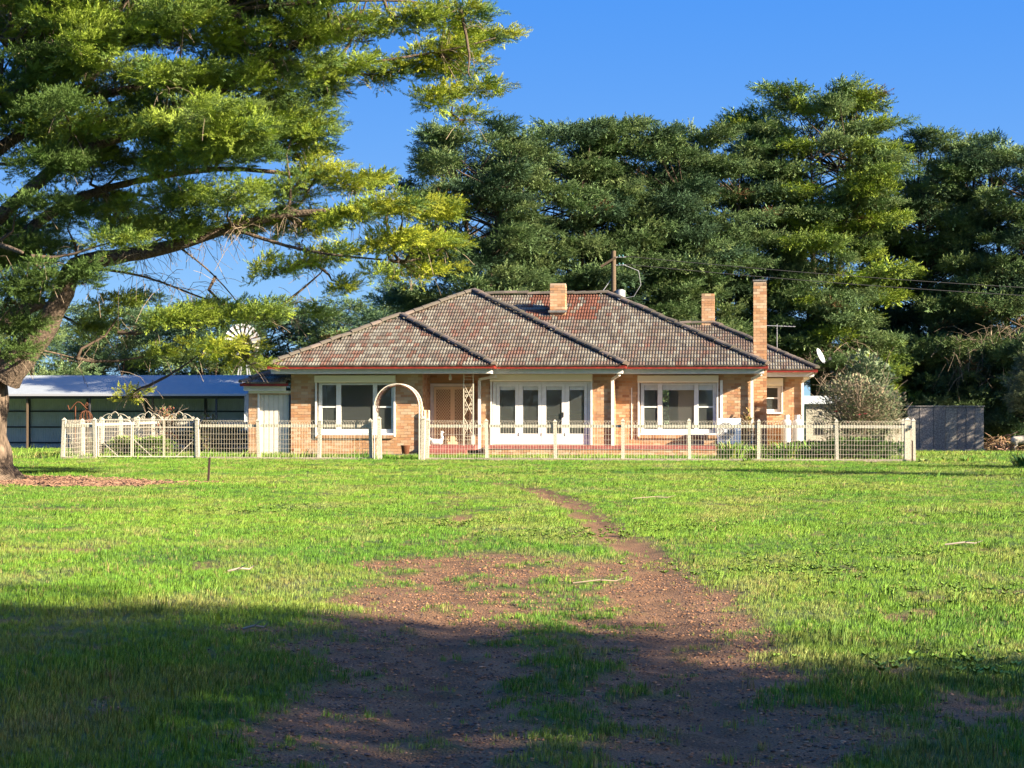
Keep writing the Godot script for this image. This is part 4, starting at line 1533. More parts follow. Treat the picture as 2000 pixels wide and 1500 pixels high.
# ---------------------------------------------------------------- trees
# the big cypress: foliage pads as x, y, z, half width, half height, kind (0 golden, 1 green, 2 deep green)
const PADS := [
	[-8.78,11.17,23.92,1.67,0.67,1], [-6.70,10.87,24.52,1.53,0.65,1], [-5.44,11.40,22.48,1.60,0.63,1], [-3.21,10.84,23.76,1.43,0.60,1], [-1.44,10.82,24.11,1.41,0.54,1],
	[-0.22,11.41,21.80,1.37,0.57,1], [0.75,12.03,18.35,1.23,0.55,0], [-8.99,10.77,20.31,1.45,0.60,1], [-7.36,10.36,20.33,1.32,0.54,1], [-4.65,9.81,23.50,1.22,0.50,1],
	[-3.86,9.85,21.38,1.28,0.52,1], [-2.08,9.88,22.83,1.12,0.45,1], [-0.72,9.86,23.34,1.10,0.42,1], [0.57,9.89,23.61,0.98,0.38,0], [1.55,10.14,22.79,0.78,0.31,0],
	[1.59,10.56,18.19,0.98,0.22,0], [0.71,10.14,18.93,0.97,0.34,0], [-7.26,9.02,23.92,1.22,0.44,2], [-6.95,9.43,20.06,1.33,0.54,1], [-4.26,8.67,23.64,1.11,0.50,1],
	[-3.13,8.79,22.75,1.24,0.47,1], [-2.25,9.37,20.60,1.18,0.45,1], [-1.21,9.60,19.79,0.96,0.36,1], [-0.16,9.62,18.87,1.10,0.32,0], [1.03,9.77,18.56,0.86,0.32,0],
	[2.10,8.39,23.55,0.54,0.22,0], [0.82,8.75,20.36,0.82,0.28,0], [1.28,8.40,19.87,0.50,0.21,0], [-8.31,8.10,22.69,1.14,0.51,2], [-6.43,7.77,24.01,1.10,0.50,1],
	[-5.58,8.16,22.00,1.15,0.52,1], [-3.42,7.79,24.21,1.09,0.44,1], [-3.43,8.84,18.76,1.11,0.47,1], [-2.23,9.14,19.06,0.73,0.32,1], [-2.60,7.64,21.15,1.05,0.49,1],
	[-3.31,7.19,22.95,1.01,0.45,2], [-5.71,7.58,19.20,1.23,0.49,1], [-6.47,7.19,21.47,1.17,0.47,1], [-7.03,6.86,24.23,0.99,0.44,2], [-2.45,8.39,19.20,0.61,0.27,1],
	[-1.85,6.97,21.31,0.81,0.32,0], [-0.92,6.67,21.81,0.74,0.27,0], [-0.57,6.86,20.57,0.59,0.21,0], [-2.31,6.51,21.87,0.92,0.37,1], [-3.32,6.21,23.73,1.10,0.39,1],
	[-4.91,6.08,23.00,1.13,0.39,1], [-7.45,6.41,20.04,1.21,0.46,1], [-7.23,5.95,24.59,0.76,0.33,2], [0.53,5.91,24.00,0.87,0.26,0], [0.80,6.11,20.23,0.83,0.24,0],
	[-0.63,5.84,22.63,0.90,0.29,0], [-2.11,5.76,21.18,1.05,0.30,0], [-3.40,5.73,21.74,0.92,0.28,0], [-4.53,5.54,22.71,0.91,0.23,1], [-7.10,6.04,18.81,0.99,0.32,1],
	[0.80,5.23,23.00,0.89,0.27,0], [1.30,5.29,21.54,0.51,0.21,0], [-0.09,5.13,23.07,0.78,0.24,0], [-1.79,5.11,20.50,0.71,0.24,0], [-2.18,4.72,22.85,0.78,0.18,0],
	[0.85,4.64,21.96,0.62,0.23,0], [-0.39,4.81,19.60,0.66,0.22,1], [-0.91,4.28,22.41,0.51,0.14,0], [-8.22,5.10,22.92,1.25,0.57,2], [-6.77,4.43,24.30,1.32,0.39,2],
	[-5.49,5.18,24.39,0.65,0.20,1], [-7.69,4.09,24.57,1.09,0.31,2], [-7.86,3.36,23.83,0.56,0.22,2], [-7.98,2.80,23.82,0.50,0.16,2], [-6.32,4.04,21.17,0.82,0.26,1],
	[-4.56,3.58,23.39,0.84,0.31,1], [-3.72,3.72,22.69,0.73,0.28,1], [-2.47,3.68,23.52,0.61,0.22,1], [-2.00,3.76,21.65,0.41,0.17,1], [-3.54,2.88,24.52,0.59,0.27,0],
	[-4.06,2.88,20.37,0.60,0.24,0], [-6.16,2.91,19.34,0.55,0.22,1], [-4.07,2.68,18.71,0.47,0.16,0], [-7.39,3.48,20.53,0.54,0.17,1], [-5.63,1.94,22.84,0.36,0.14,0]]
# its trunk and limbs as x, y, z, radius
const LIMBS := [
	[[-9.07,0.42,22.25,0.950],[-8.95,1.57,22.24,0.800],[-9.01,2.73,22.25,0.720],[-9.13,4.35,22.26,0.620],[-9.08,5.98,22.25,0.550],[-9.32,7.95,22.28,0.450],[-9.32,10.16,22.28,0.350],[-9.44,12.60,22.30,0.200]],
	[[-8.84,2.27,22.23,0.420],[-8.08,3.19,22.33,0.360],[-7.53,3.99,22.37,0.300],[-7.10,4.79,22.41,0.260],[-5.93,5.04,22.37,0.200],[-4.82,5.25,22.34,0.160],[-3.63,5.63,22.19,0.130],[-2.33,5.90,22.23,0.100],[-0.71,5.99,22.23,0.070],[1.09,5.99,22.01,0.030]],
	[[-8.92,3.43,22.03,0.300],[-8.61,3.92,21.59,0.220],[-8.29,4.06,21.15,0.150]],
	[[-9.08,4.82,22.25,0.350],[-8.23,5.91,21.65,0.250],[-7.00,6.67,20.99,0.180],[-4.55,7.20,20.19,0.120],[-2.17,7.02,19.89,0.070],[-0.98,6.96,19.75,0.030]],
	[[-9.08,5.86,22.25,0.350],[-6.90,7.24,22.99,0.250],[-4.70,7.95,22.93,0.170],[-2.53,9.33,22.86,0.100],[-1.19,10.00,22.70,0.060]],
	[[-9.14,7.37,22.26,0.300],[-7.59,8.69,21.06,0.200],[-4.76,9.35,20.31,0.140],[-1.83,9.62,19.75,0.090],[0.67,9.98,19.45,0.050],[2.22,10.37,19.25,0.020]],
	[[-9.20,8.53,22.27,0.300],[-6.34,9.62,22.93,0.200],[-3.26,10.22,23.56,0.120],[0.03,10.44,23.15,0.060],[1.68,10.22,22.95,0.030]],
	[[-7.10,4.79,22.41,0.200],[-5.90,4.62,21.36,0.130],[-4.40,4.06,20.67,0.090],[-2.99,3.82,20.50,0.050]],
	[[-4.82,5.25,22.34,0.120],[-4.13,4.58,21.65,0.080],[-3.54,3.68,21.17,0.050],[-3.59,2.86,20.98,0.020]],
	[[-8.19,2.96,22.35,0.140],[-7.80,2.85,21.79,0.090],[-7.40,2.74,21.55,0.040]],
	[[-3.63,5.63,22.19,0.090],[-1.84,5.09,22.37,0.060],[0.22,4.84,22.32,0.030]],
	[[-2.17,7.02,19.89,0.050],[-0.54,6.50,19.49,0.030],[1.12,5.55,19.19,0.012]],
	[[0.67,9.98,19.45,0.040],[1.15,9.02,19.39,0.020],[1.21,8.36,19.38,0.010]],
	[[-6.04,4.30,22.69,0.030],[-6.02,3.28,22.79,0.020],[-5.97,2.48,22.88,0.015],[-5.63,1.97,22.84,0.008]],
	[[-8.40,9.70,23.68,0.090],[-7.96,9.63,23.83,0.090]],
	[[-9.08,4.35,22.25,0.200],[-8.42,5.12,24.19,0.150],[-7.17,4.82,25.04,0.060]]]

var sprays := []
var far_sprays := []

func make_sprays() -> void:
	# feathery cypress clumps about a metre across, each of many small plumes
	for q in 4:
		var m := MB.new()
		for j in 28:
			var d := Vector3(R.randfn(), R.randfn(), R.randfn()).normalized()
			var at := Vector3(d.x * 0.48, d.y * 0.13, d.z * 0.42) * pow(R.randf(), 0.4)
			var f := (Vector3(d.x, d.y * 0.3, d.z) * 0.8 + Vector3(0.5, R.randf_range(-0.2, 0.45), 0) + Vector3(R.randf_range(-0.4, 0.4), R.randf_range(-0.3, 0.3), R.randf_range(-0.4, 0.4))).normalized()
			var side := f.cross(Vector3.UP).normalized()
			var up := side.cross(f)
			var l := R.randf_range(0.26, 0.44)
			var shade := R.randf_range(0.7, 1.35)
			var k0 := m.v.size()
			var n := 14
			for k in n:
				var t := k / float(n - 1)
				var roll := R.randf() * TAU
				var out := up * sin(roll) * 0.6 + side * cos(roll)
				var dir := (f * (0.7 + 0.6 * t) + out * (1.0 - 0.5 * t)).normalized()
				var bl := l * R.randf_range(0.24, 0.4) * (1.0 - 0.35 * t)
				var base := at + f * l * t * 0.75 - up * 0.03 * t
				leaflet(m, base, dir, bl, 0.02)
				for s in 3:
					var o2 := Vector3(R.randf_range(-1, 1), R.randf_range(-0.6, 0.8), R.randf_range(-1, 1))
					leaflet(m, base + dir * bl * (0.25 + 0.25 * s), (dir + o2 * 0.7).normalized(), bl * 0.55, 0.016)
			leaflet(m, at + f * l * 0.6, f, l * 0.5, 0.026)
			for k in range(k0, m.v.size()):
				m.c[k] = Color(shade * R.randf_range(0.97, 1.03), shade, shade * 0.95)
		sprays.append(m.mesh())

func make_far_sprays() -> void:
	# the same for trees far off, whose plumes read as single dashes
	for q in 4:
		var m := MB.new()
		for j in 30:
			var d := Vector3(R.randfn(), R.randfn(), R.randfn()).normalized()
			var at := Vector3(d.x * 0.48, d.y * 0.13, d.z * 0.42) * pow(R.randf(), 0.4)
			var f := (Vector3(d.x, d.y * 0.3, d.z) * 0.8 + Vector3(0.5, R.randf_range(-0.2, 0.45), 0) + Vector3(R.randf_range(-0.4, 0.4), R.randf_range(-0.3, 0.3), R.randf_range(-0.4, 0.4))).normalized()
			var side := f.cross(Vector3.UP).normalized()
			var up := side.cross(f)
			var l := R.randf_range(0.26, 0.44)
			var shade := R.randf_range(0.55, 1.5)
			var k0 := m.v.size()
			var n := 9
			for k in n:
				var t := k / float(n - 1)
				var roll := R.randf() * TAU
				var out := up * sin(roll) * 0.6 + side * cos(roll)
				var dir := (f * (0.7 + 0.6 * t) + out * (1.0 - 0.5 * t)).normalized()
				var bl := l * R.randf_range(0.24, 0.4) * (1.0 - 0.35 * t)
				var base := at + f * l * t * 0.75 - up * 0.03 * t
				leaflet(m, base, dir, bl * 1.15, 0.032)
				for s in 2:
					var o2 := Vector3(R.randf_range(-1, 1), R.randf_range(-0.6, 0.8), R.randf_range(-1, 1))
					leaflet(m, base + dir * bl * (0.25 + 0.25 * s), (dir + o2 * 0.7).normalized(), bl * 0.65, 0.024)
			leaflet(m, at + f * l * 0.6, f, l * 0.5, 0.026)
			for k in range(k0, m.v.size()):
				m.c[k] = Color(shade * R.randf_range(0.97, 1.03), shade, shade * 0.95)
		far_sprays.append(m.mesh())

func leaflet(m: MB, a: Vector3, d: Vector3, l: float, w: float) -> void:
	var up := Vector3(R.randf_range(-0.5, 0.5), 1, R.randf_range(-0.5, 0.5)).normalized()
	var s := d.cross(up).normalized() * w
	var k := m.v.size()
	var nn := d.cross(s).normalized()
	for p in [a, a + d * l * 0.5 + s * 0.5, a + d * l, a + d * l * 0.5 - s * 0.5]:
		m.v.append(p)
		m.n.append(nn)
		m.c.append(Color.WHITE)
	m.i.append_array([k, k + 1, k + 2, k, k + 2, k + 3])

func leaf_color(kind: int) -> Color:
	var c: Color
	match kind:
		0: c = Color(0.36, 0.4, 0.045) if R.randf() < 0.5 else Color(0.26, 0.34, 0.045)
		1: c = Color(0.28, 0.37, 0.055) if R.randf() < 0.6 else Color(0.2, 0.29, 0.07)
		2: c = Color(0.12, 0.2, 0.055)
		3: c = Color(0.14, 0.22, 0.09) if R.randf() < 0.65 else Color(0.19, 0.26, 0.1)
		4: c = Color(0.075, 0.135, 0.07)
		_: c = Color(0.1, 0.12, 0.06)
	if R.randf() < 0.006:
		c = Color(0.17, 0.1, 0.05)
	var f := R.randf_range(0.75, 1.25)
	return Color(c.r * f, c.g * f, c.b * f)

func pad_fill(bufs: Array, at: Vector3, rx: float, ry: float, centre: Vector3, kind: int, count: int, size: float) -> void:
	var away := at - centre
	away.y = 0
	away = away.normalized() if away.length() > 0.1 else Vector3(1, 0, 0)
	for k in count:
		var d := Vector3(R.randfn(), R.randfn(), R.randfn()).normalized()
		var r := pow(R.randf(), 0.45)
		var p := at + Vector3(d.x * rx, d.y * ry, d.z * rx * 0.85) * r
		p.y += 0.12 * (p - at).dot(away)
		var f := (away * 0.8 + Vector3(d.x, 0, d.z) * 0.7 + Vector3(R.randf_range(-0.4, 0.4), R.randf_range(-0.15, 0.4), R.randf_range(-0.4, 0.4))).normalized()
		var side := f.cross(Vector3.UP).normalized()
		var up := side.cross(f)
		var ro := R.randf_range(-0.5, 0.5)
		var s := size * R.randf_range(0.6, 1.2)
		var b := Basis(f, up.rotated(f, ro), side.rotated(f, ro)).scaled_local(Vector3(s, s, s))
		var kd := kind
		if kind < 2 and R.randf() < 0.18:
			kd = 2
		inst(bufs[R.randi() % bufs.size()], b, p, leaf_color(kd))

func crown(bufs: Array, t: Node3D, kinds := sprays) -> void:
	for k in bufs.size():
		if bufs[k].size():
			many("crown", kinds[k], M.leaf, t, bufs[k]).set_meta("kind", "stuff")

func big_cypress() -> void:
	var t := thing("cypress_tree", "huge spreading golden green cypress beside the shed with massive fluted trunk", "tree", Vector3.ZERO, "cypress trees")
	var fl := FastNoiseLite.new()
	fl.seed = 21
	fl.frequency = 2.2
	var m := MB.new()
	# trunk with root flare, densely ringed so that the flutes show
	var pts := []
	var rad := []
	var tr: Array = LIMBS[0]
	pts.append(Vector3(-9.85, -0.15, 22.3))
	rad.append(2.0)
	pts.append(Vector3(-9.83, 0.08, 22.28))
	rad.append(1.6)
	pts.append(Vector3(-9.8, 0.25, 22.26))
	rad.append(1.22)
	for k in tr.size() - 1:
		for q in 6:
			var s := q / 6.0
			var p0 := Vector3(tr[k][0] - 0.72, tr[k][1], tr[k][2])
			var p1 := Vector3(tr[k + 1][0] - 0.72, tr[k + 1][1], tr[k + 1][2])
			pts.append(p0.lerp(p1, s))
			rad.append(lerpf(tr[k][3], tr[k + 1][3], s))
	m.tube(pts, rad, 56, Color.WHITE, fl, 0.3)
	part("trunk", m, M.bark, t)
	for k in range(1, LIMBS.size()):
		var l: Array = LIMBS[k]
		var c := Curve3D.new()
		for p in l:
			c.add_point(Vector3(p[0], p[1], p[2]))
		m = MB.new()
		pts = []
		rad = []
		for q in range(l.size() - 1):
			for s in 4:
				var u := s / 4.0
				var pa := Vector3(l[maxi(q - 1, 0)][0], l[maxi(q - 1, 0)][1], l[maxi(q - 1, 0)][2])
				var pb := Vector3(l[q][0], l[q][1], l[q][2])
				var pc := Vector3(l[q + 1][0], l[q + 1][1], l[q + 1][2])
				var pd := Vector3(l[mini(q + 2, l.size() - 1)][0], l[mini(q + 2, l.size() - 1)][1], l[mini(q + 2, l.size() - 1)][2])
				pts.append(pb.cubic_interpolate(pc, pa, pd, u))
				rad.append(lerpf(l[q][3], l[q + 1][3], u) * (0.85 if k < 3 else 0.2 if k in [7, 8, 9, 13] else 0.5))
		m.tube(pts, rad, 12, Color.WHITE, fl, 0.2)
		part("limb", m, M.limb_bark, t)
	# boughs out to every pad and bare twigs between
	m = MB.new()
	var tw := MB.new()
	var joints := []
	for k in range(1, LIMBS.size()):
		for p in LIMBS[k]:
			joints.append(Vector3(p[0], p[1], p[2]))
	var all := PADS.duplicate()
	for k in 46:
		# the sides of the crown out of the frame
		var a := R.randf_range(0.6, 1.75) * PI
		var r := R.randf_range(2.5, 7.0)
		var y := R.randf_range(5.0, 15.0)
		var x := -9.2 + r * cos(a)
		if y > 11.5:
			x = -9.2 + R.randf_range(-6, 7)
		if x > -9.0 and y < 11.5:
			x -= 4
		all.append([x, y, 22.3 + r * sin(a) * 0.9, 1.5, 0.55, 1])
	for p in PADS:
		# looser growth between the main pads
		if p[5] > 0 and p[1] > 5.5 and R.randf() < 0.75:
			all.append([p[0] + R.randf_range(-0.7, 0.5), p[1] + R.randf_range(-0.6, 0.6), p[2] + R.randf_range(-2.0, 2.0), p[3] * 0.7, p[4] * 0.7, 2 if R.randf() < 0.35 else 1])
	for k in 40:
		# the thick heart of the crown
		all.append([R.randf_range(-9.5, -2.2), R.randf_range(6.6, 11.5), R.randf_range(19.6, 25.0), R.randf_range(0.7, 1.1), 0.4, 1])
	for p in all:
		var at := Vector3(p[0], p[1], p[2])
		var best := Vector3(-9.1, clampf(p[1] - 1.0, 2, 12), 22.3)
		var far := 1e9
		for j: Vector3 in joints:
			var d := j.distance_to(at + Vector3(-0.5, -0.3, 0))
			if d < far and j.x < at.x + 0.5:
				far = d
				best = j
		if far > 4.0:
			best = Vector3(-9.1, clampf(p[1] - 1.0, 2, 12), 22.3)
		var mid := best.lerp(at, 0.5) + Vector3(0, -0.12, R.randf_range(-0.2, 0.2))
		var q1 := best.lerp(at, 0.25) + Vector3(R.randf_range(-0.15, 0.15), -0.1, R.randf_range(-0.2, 0.2))
		var q3 := best.lerp(at, 0.75) + Vector3(R.randf_range(-0.15, 0.15), -0.05, R.randf_range(-0.2, 0.2))
		m.tube([best, q1, mid, q3, at], [0.045, 0.036, 0.028, 0.018, 0.006], 5)
		for q in 9:
			var s := best.lerp(at, R.randf()) + Vector3(0, -0.05, 0)
			var d := Vector3(R.randf_range(-0.5, 1), R.randf_range(-1, 0.3), R.randf_range(-1, 1)).normalized() * R.randf_range(0.3, 0.75)
			var k1 := Vector3(R.randf_range(-0.12, 0.12), R.randf_range(-0.08, 0.12), R.randf_range(-0.12, 0.12))
			tw.wire([s, s + d * 0.35 + k1, s + d * 0.7 + k1 * 0.4, s + d + Vector3(0, -0.06, 0)], 0.0055, Color(1, 1, 1) * R.randf_range(0.5, 1.2), 3)
	# fine bare twigs droop below the two lowest boughs
	for k in 130:
		var l: Array = LIMBS[1] if k % 3 else LIMBS[7]
		var q := R.randi_range(3, 6) if k % 3 else R.randi_range(1, 2)
		var a := Vector3(l[q][0], l[q][1], l[q][2])
		var b := Vector3(l[q + 1][0], l[q + 1][1], l[q + 1][2])
		var s := a.lerp(b, R.randf())
		var d := Vector3(R.randf_range(-0.5, 1.0), R.randf_range(-1.0, 0.35), R.randf_range(-1, 1)).normalized() * R.randf_range(0.4, 1.3)
		var k1 := Vector3(R.randf_range(-0.15, 0.15), R.randf_range(0.0, 0.15), R.randf_range(-0.15, 0.15))
		tw.wire([s, s + d * 0.35 + k1, s + d * 0.7 + k1 * 0.5, s + d + Vector3(0, -0.12, 0)], R.randf_range(0.004, 0.008), Color(1, 1, 1) * R.randf_range(0.45, 1.1), 3)
		tw.wire([s + d * 0.5 + k1 * 0.8, s + d * 0.7 + Vector3(R.randf_range(-0.3, 0.3), R.randf_range(-0.3, 0.1), R.randf_range(-0.3, 0.3))], 0.004, Color(0.8, 0.8, 0.8), 3)
	part("boughs", m, M.twig, t).set_meta("kind", "stuff")
	part("bare_twigs", tw, M.dead_twig, t).set_meta("kind", "stuff")
	var bufs := [PackedFloat32Array(), PackedFloat32Array(), PackedFloat32Array(), PackedFloat32Array()]
	for p in all:
		var count := int(clampf(18.0 * p[3] * p[3] + 8.0 * p[3], 7, 54))
		if p[3] < 0.42:
			count = 4
		pad_fill(bufs, Vector3(p[0], p[1], p[2]), p[3], p[4] * 0.8, Vector3(-9.5, 0, 22.3), p[5], count, 0.72)
	crown(bufs, t)

func cypress(called: String, label: String, at: Vector3, h: float, r: float, kinds: Array, low: float, pads: int, size: float, dens: float, stems: int, group: String, round_ := 0.62) -> void:
	var t := thing(called, label, "tree", at, group)
	var m := MB.new()
	var tips := []
	for k in stems:
		var a := TAU * k / stems + R.randf()
		var s := Vector3(cos(a), 0, sin(a))
		var sp := (0.0 if stems == 1 else r * 0.4)
		var pts := [s * 0.25 * (stems - 1) * 0.3 + Vector3(0, -0.3, 0), s * sp * 0.25 + Vector3(0, h * 0.25, 0), s * sp * 0.7 + Vector3(R.randf_range(-0.3, 0.3), h * 0.6, 0), s * sp + Vector3(0, h * 0.8, 0)]
		var w := 0.017 * h / sqrt(stems)
		m.tube(pts, [w * 1.4, w, w * 0.6, 0.03], 8)
		tips.append(pts)
	part("trunk", m, M.twig, t)
	var lb := MB.new()
	var bufs := [PackedFloat32Array(), PackedFloat32Array(), PackedFloat32Array(), PackedFloat32Array()]
	for k in pads:
		var u := (k + R.randf()) / pads
		var y := lerpf(low, h - 0.5, pow(u, 0.9))
		var v := (y - low) / (h - low)
		var prof := 1.0 if v < round_ else sqrt(maxf(0.0, 1.0 - pow((v - round_) / (1.0 - round_ + 0.06), 2)))
		prof *= 0.85 + 0.25 * nz.get_noise_2d(at.x + y * 0.9, at.z + k * 0.02)
		var a := R.randf() * TAU
		var rr := r * prof * sqrt(R.randf_range(0.12, 1.0))
		var p := Vector3(cos(a) * rr, y, sin(a) * rr)
		var st: Array = tips[R.randi() % tips.size()]
		var j: Vector3 = (st[1] as Vector3).lerp(st[3], clampf((y - h * 0.3) / (h * 0.6), 0.0, 0.95))
		j.y = minf(j.y, y - 0.2)
		lb.tube([j, j.lerp(p, 0.55) + Vector3(0, -0.15, 0), p], [0.045, 0.03, 0.012], 4)
		var rx := r * R.randf_range(0.24, 0.42) * (0.75 + 0.25 * (1 - v))
		var kind: int = kinds[R.randi() % kinds.size()]
		pad_fill(bufs, p, rx, rx * R.randf_range(0.14, 0.26), Vector3.ZERO, kind, maxi(2, int(dens * (1.0 if p.z > -0.3 * r else 0.3) * rx * rx / (size * size))), size)
	part("limbs", lb, M.twig, t).set_meta("kind", "stuff")
	crown(bufs, t, far_sprays)

func build_trees() -> void:
	make_sprays()
	make_far_sprays()
	big_cypress()
	var g := "cypress trees behind the house"
	var gy := -0.5
	# the windbreak behind the house
	cypress("cypress_tree", "dark cypress at the left end of the windbreak above the roof peak", Vector3(-4.15, gy, -20.7), 14.9, 3.7, [3, 3, 3, 4], 1.5, 175, 1.1, 14, 2, g, 0.84)
	cypress("cypress_tree", "broad dark cypress with a tufted top behind the middle chimney", Vector3(-0.72, gy, -25.1), 15.6, 4.4, [3, 3, 4], 1.5, 175, 1.1, 14, 2, g, 0.84)
	cypress("cypress_tree", "dark cypress behind the timber power pole", Vector3(3.42, gy, -27.6), 15.2, 4.2, [3, 3, 4], 1.5, 175, 1.1, 14, 2, g, 0.84)
	cypress("cypress_tree", "dark cypress rising between the power pole and the tall golden tree", Vector3(6.3, gy, -30.4), 15.6, 4.2, [3, 3, 4], 2.0, 175, 1.1, 14, 2, g, 0.84)
	cypress("cypress_tree", "tallest golden tipped cypress with many bare stems behind the tall chimney", Vector3(11.2, gy, -31.6), 18.0, 4.7, [1, 3, 1, 3, 3], 3.6, 175, 1.1, 14, 4, g, 0.7)
	cypress("cypress_tree", "lower cypress in the dip right of the tall golden tree", Vector3(16.0, gy, -41.3), 14.6, 3.4, [3, 4], 2.0, 175, 1.1, 14, 2, g)
	cypress("cypress_tree", "dark cypress with a side reaching top above the concrete tank", Vector3(17.6, gy, -35.4), 16.2, 3.6, [3, 3, 4], 1.0, 175, 1.1, 14, 2, g, 0.84)
	cypress("cypress_tree", "dark cypress at the right edge of the windbreak", Vector3(21.0, gy, -33.8), 15.6, 3.6, [3, 3, 4], 0.6, 175, 1.1, 14, 2, g, 0.84)
	cypress("cypress_tree", "dark cypress past the right end of the view", Vector3(25.2, gy, -35.3), 16.2, 3.8, [3, 4], 0.6, 175, 1.1, 14, 2, g)
	cypress("cypress_tree", "low bushy cypress skirt between the tall golden tree and the tank", Vector3(13.6, gy, -31.0), 5.6, 2.6, [3, 1, 3], 0.3, 90, 1.0, 14, 1, g)
	cypress("cypress_tree", "low bushy cypress skirt behind the concrete tank", Vector3(17.6, gy, -32.6), 5.8, 3.0, [3, 3, 4], 0.3, 90, 1.0, 14, 1, g)
	cypress("cypress_tree", "dark low cypress skirt behind the sheep", Vector3(21.5, gy, -31.0), 6.5, 3.0, [4, 3], 0.2, 90, 1.0, 14, 1, g)
	# bare twiggy lower limbs hang below the golden tree and above the tank
	var bare := 0
	for s in [[Vector3(10.6, 3.2, -29.5), 1.6], [Vector3(19.4, 3.8, -30.5), 1.6]]:
		var m := MB.new()
		for k in 200:
			var p: Vector3 = s[0] + Vector3(R.randf_range(-1.5, 1.5), R.randf_range(-0.4, 1.1), R.randf_range(-0.6, 0.6)) * s[1]
			var d := Vector3(R.randf_range(-0.8, 0.8), R.randf_range(-1, -0.1), R.randf_range(-0.4, 0.5)).normalized() * R.randf_range(0.6, 1.5)
			m.wire([p, p + d * 0.5 + Vector3(R.randf_range(-0.1, 0.1), 0.1, 0), p + d], R.randf_range(0.005, 0.012), Color.WHITE * R.randf_range(0.4, 1.0), 3)
		m.tube([s[0] + Vector3(0.2, 2.4, -2.5), s[0] + Vector3(0, 1.2, -0.8)], [0.06, 0.03], 5)
		var o := part("bare_branches", m, M.dead_twig, self)
		tag(o, ["tangle of bare grey branches below the tall golden cypress", "tangle of bare grey branches above the concrete tank"][bare], "branches")
		bare += 1
	# a farther windbreak to the left
	g = "distant cypress row"
	var far := [[-55.7, -99.7, 11.4], [-64.8, -136.8, 12.9], [-52.6, -115.9, 11.6], [-50.6, -124.6, 12.1], [-42.3, -112.4, 12.1], [-39.5, -118.9, 12.5], [-34.4, -117.0, 11.4], [-29.6, -115.5, 12.3], [-23.1, -104.8, 11.5]]
	var say := ["leftmost distant cypress seen beside the big trunk", "second distant cypress from the left beyond the shed", "third distant cypress from the left beyond the shed", "fourth distant cypress from the left beyond the shed", "middle distant cypress beyond the shed roof", "distant cypress just left of the windmill wheel", "distant cypress directly behind the windmill", "distant cypress just right of the windmill", "distant cypress touching the left roof slope"]
	for k in far.size():
		var f: Array = far[k]
		cypress("distant_cypress", say[k], Vector3(f[0], -0.5, f[1]), f[2], 5.2, [3, 4], 1.0, 70, 2.2, 10, 2, g, 0.7)
	# trees outside the frame on the right throw the shade across the foreground and lawn
	g = "trees beside the camera"
	cypress("shade_tree", "cypress out of view whose shade crosses the near drive", Vector3(26.5, 0, 62.6), 19.0, 5.4, [3, 1], 2.5, 180, 1.4, 9, 2, g, 0.6)
	cypress("shade_tree", "slim cypress out of view shading a band of lawn before the fence", Vector3(23.2, 0, 21.6), 9.2, 1.5, [3], 0.5, 36, 1.0, 7, 1, g, 0.4)
	cypress("shade_tree", "slim cypress out of view shading grass by the fence corner", Vector3(25.6, 0, 15.6), 6.9, 1.4, [3], 0.5, 36, 1.0, 7, 1, g, 0.4)
	# a windbreak behind the camera, which the window glass mirrors
	g = "windbreak behind the camera"
	for k in 7:
		cypress("shade_tree", "cypress of the row behind the camera, " + ["farthest towards the sun", "second from the sun", "third from the sun", "middle of the row", "third from the dark end", "second from the dark end", "at the dark end"][k], Vector3(22 - 11.5 * k, 0, 112 + R.randf_range(-3, 3)), 10 + R.randf_range(-1, 2), 6.5, [3, 4], 0.5, 45, 3.0, 5, 2, g, 0.7)
	cypress("shade_tree", "cypress out of view shading the concrete tank", Vector3(25.8, -0.5, -23.3), 8.8, 2.6, [3], 0.5, 60, 1.3, 9, 1, g, 0.6)
	# round grey-green tree at the right edge
	t_round()

func t_round() -> void:
	var t := thing("round_shrub_tree", "dense grey green rounded tree cut by the right edge", "tree", Vector3(20.9, -0.45, -17.5))
	var m := MB.new()
	m.tube([Vector3(0, -0.2, 0), Vector3(0.1, 1.2, 0), Vector3(0, 2.6, 0)], [0.16, 0.13, 0.06], 8)
	part("trunk", m, M.twig, t)
	var bufs := [PackedFloat32Array(), PackedFloat32Array(), PackedFloat32Array(), PackedFloat32Array()]
	for k in 620:
		var d := Vector3(R.randfn(), R.randfn(), R.randfn()).normalized()
		var lump := 1.0 + 0.16 * nz.get_noise_3d(d.x * 3, d.y * 3, d.z * 3)
		var p := Vector3(0, 2.9, 0) + Vector3(d.x * 2.5, d.y * 1.9, d.z * 2.4) * lump * pow(R.randf(), 0.18)
		var side := d.cross(Vector3(0.1, 1, 0.2)).normalized()
		var s := R.randf_range(0.45, 0.7)
		inst(bufs[k % 4], Basis(d, side.cross(d), side).scaled_local(Vector3.ONE * s), p, Color(0.13, 0.16, 0.085) * R.randf_range(0.7, 1.3))
	crown(bufs, t)

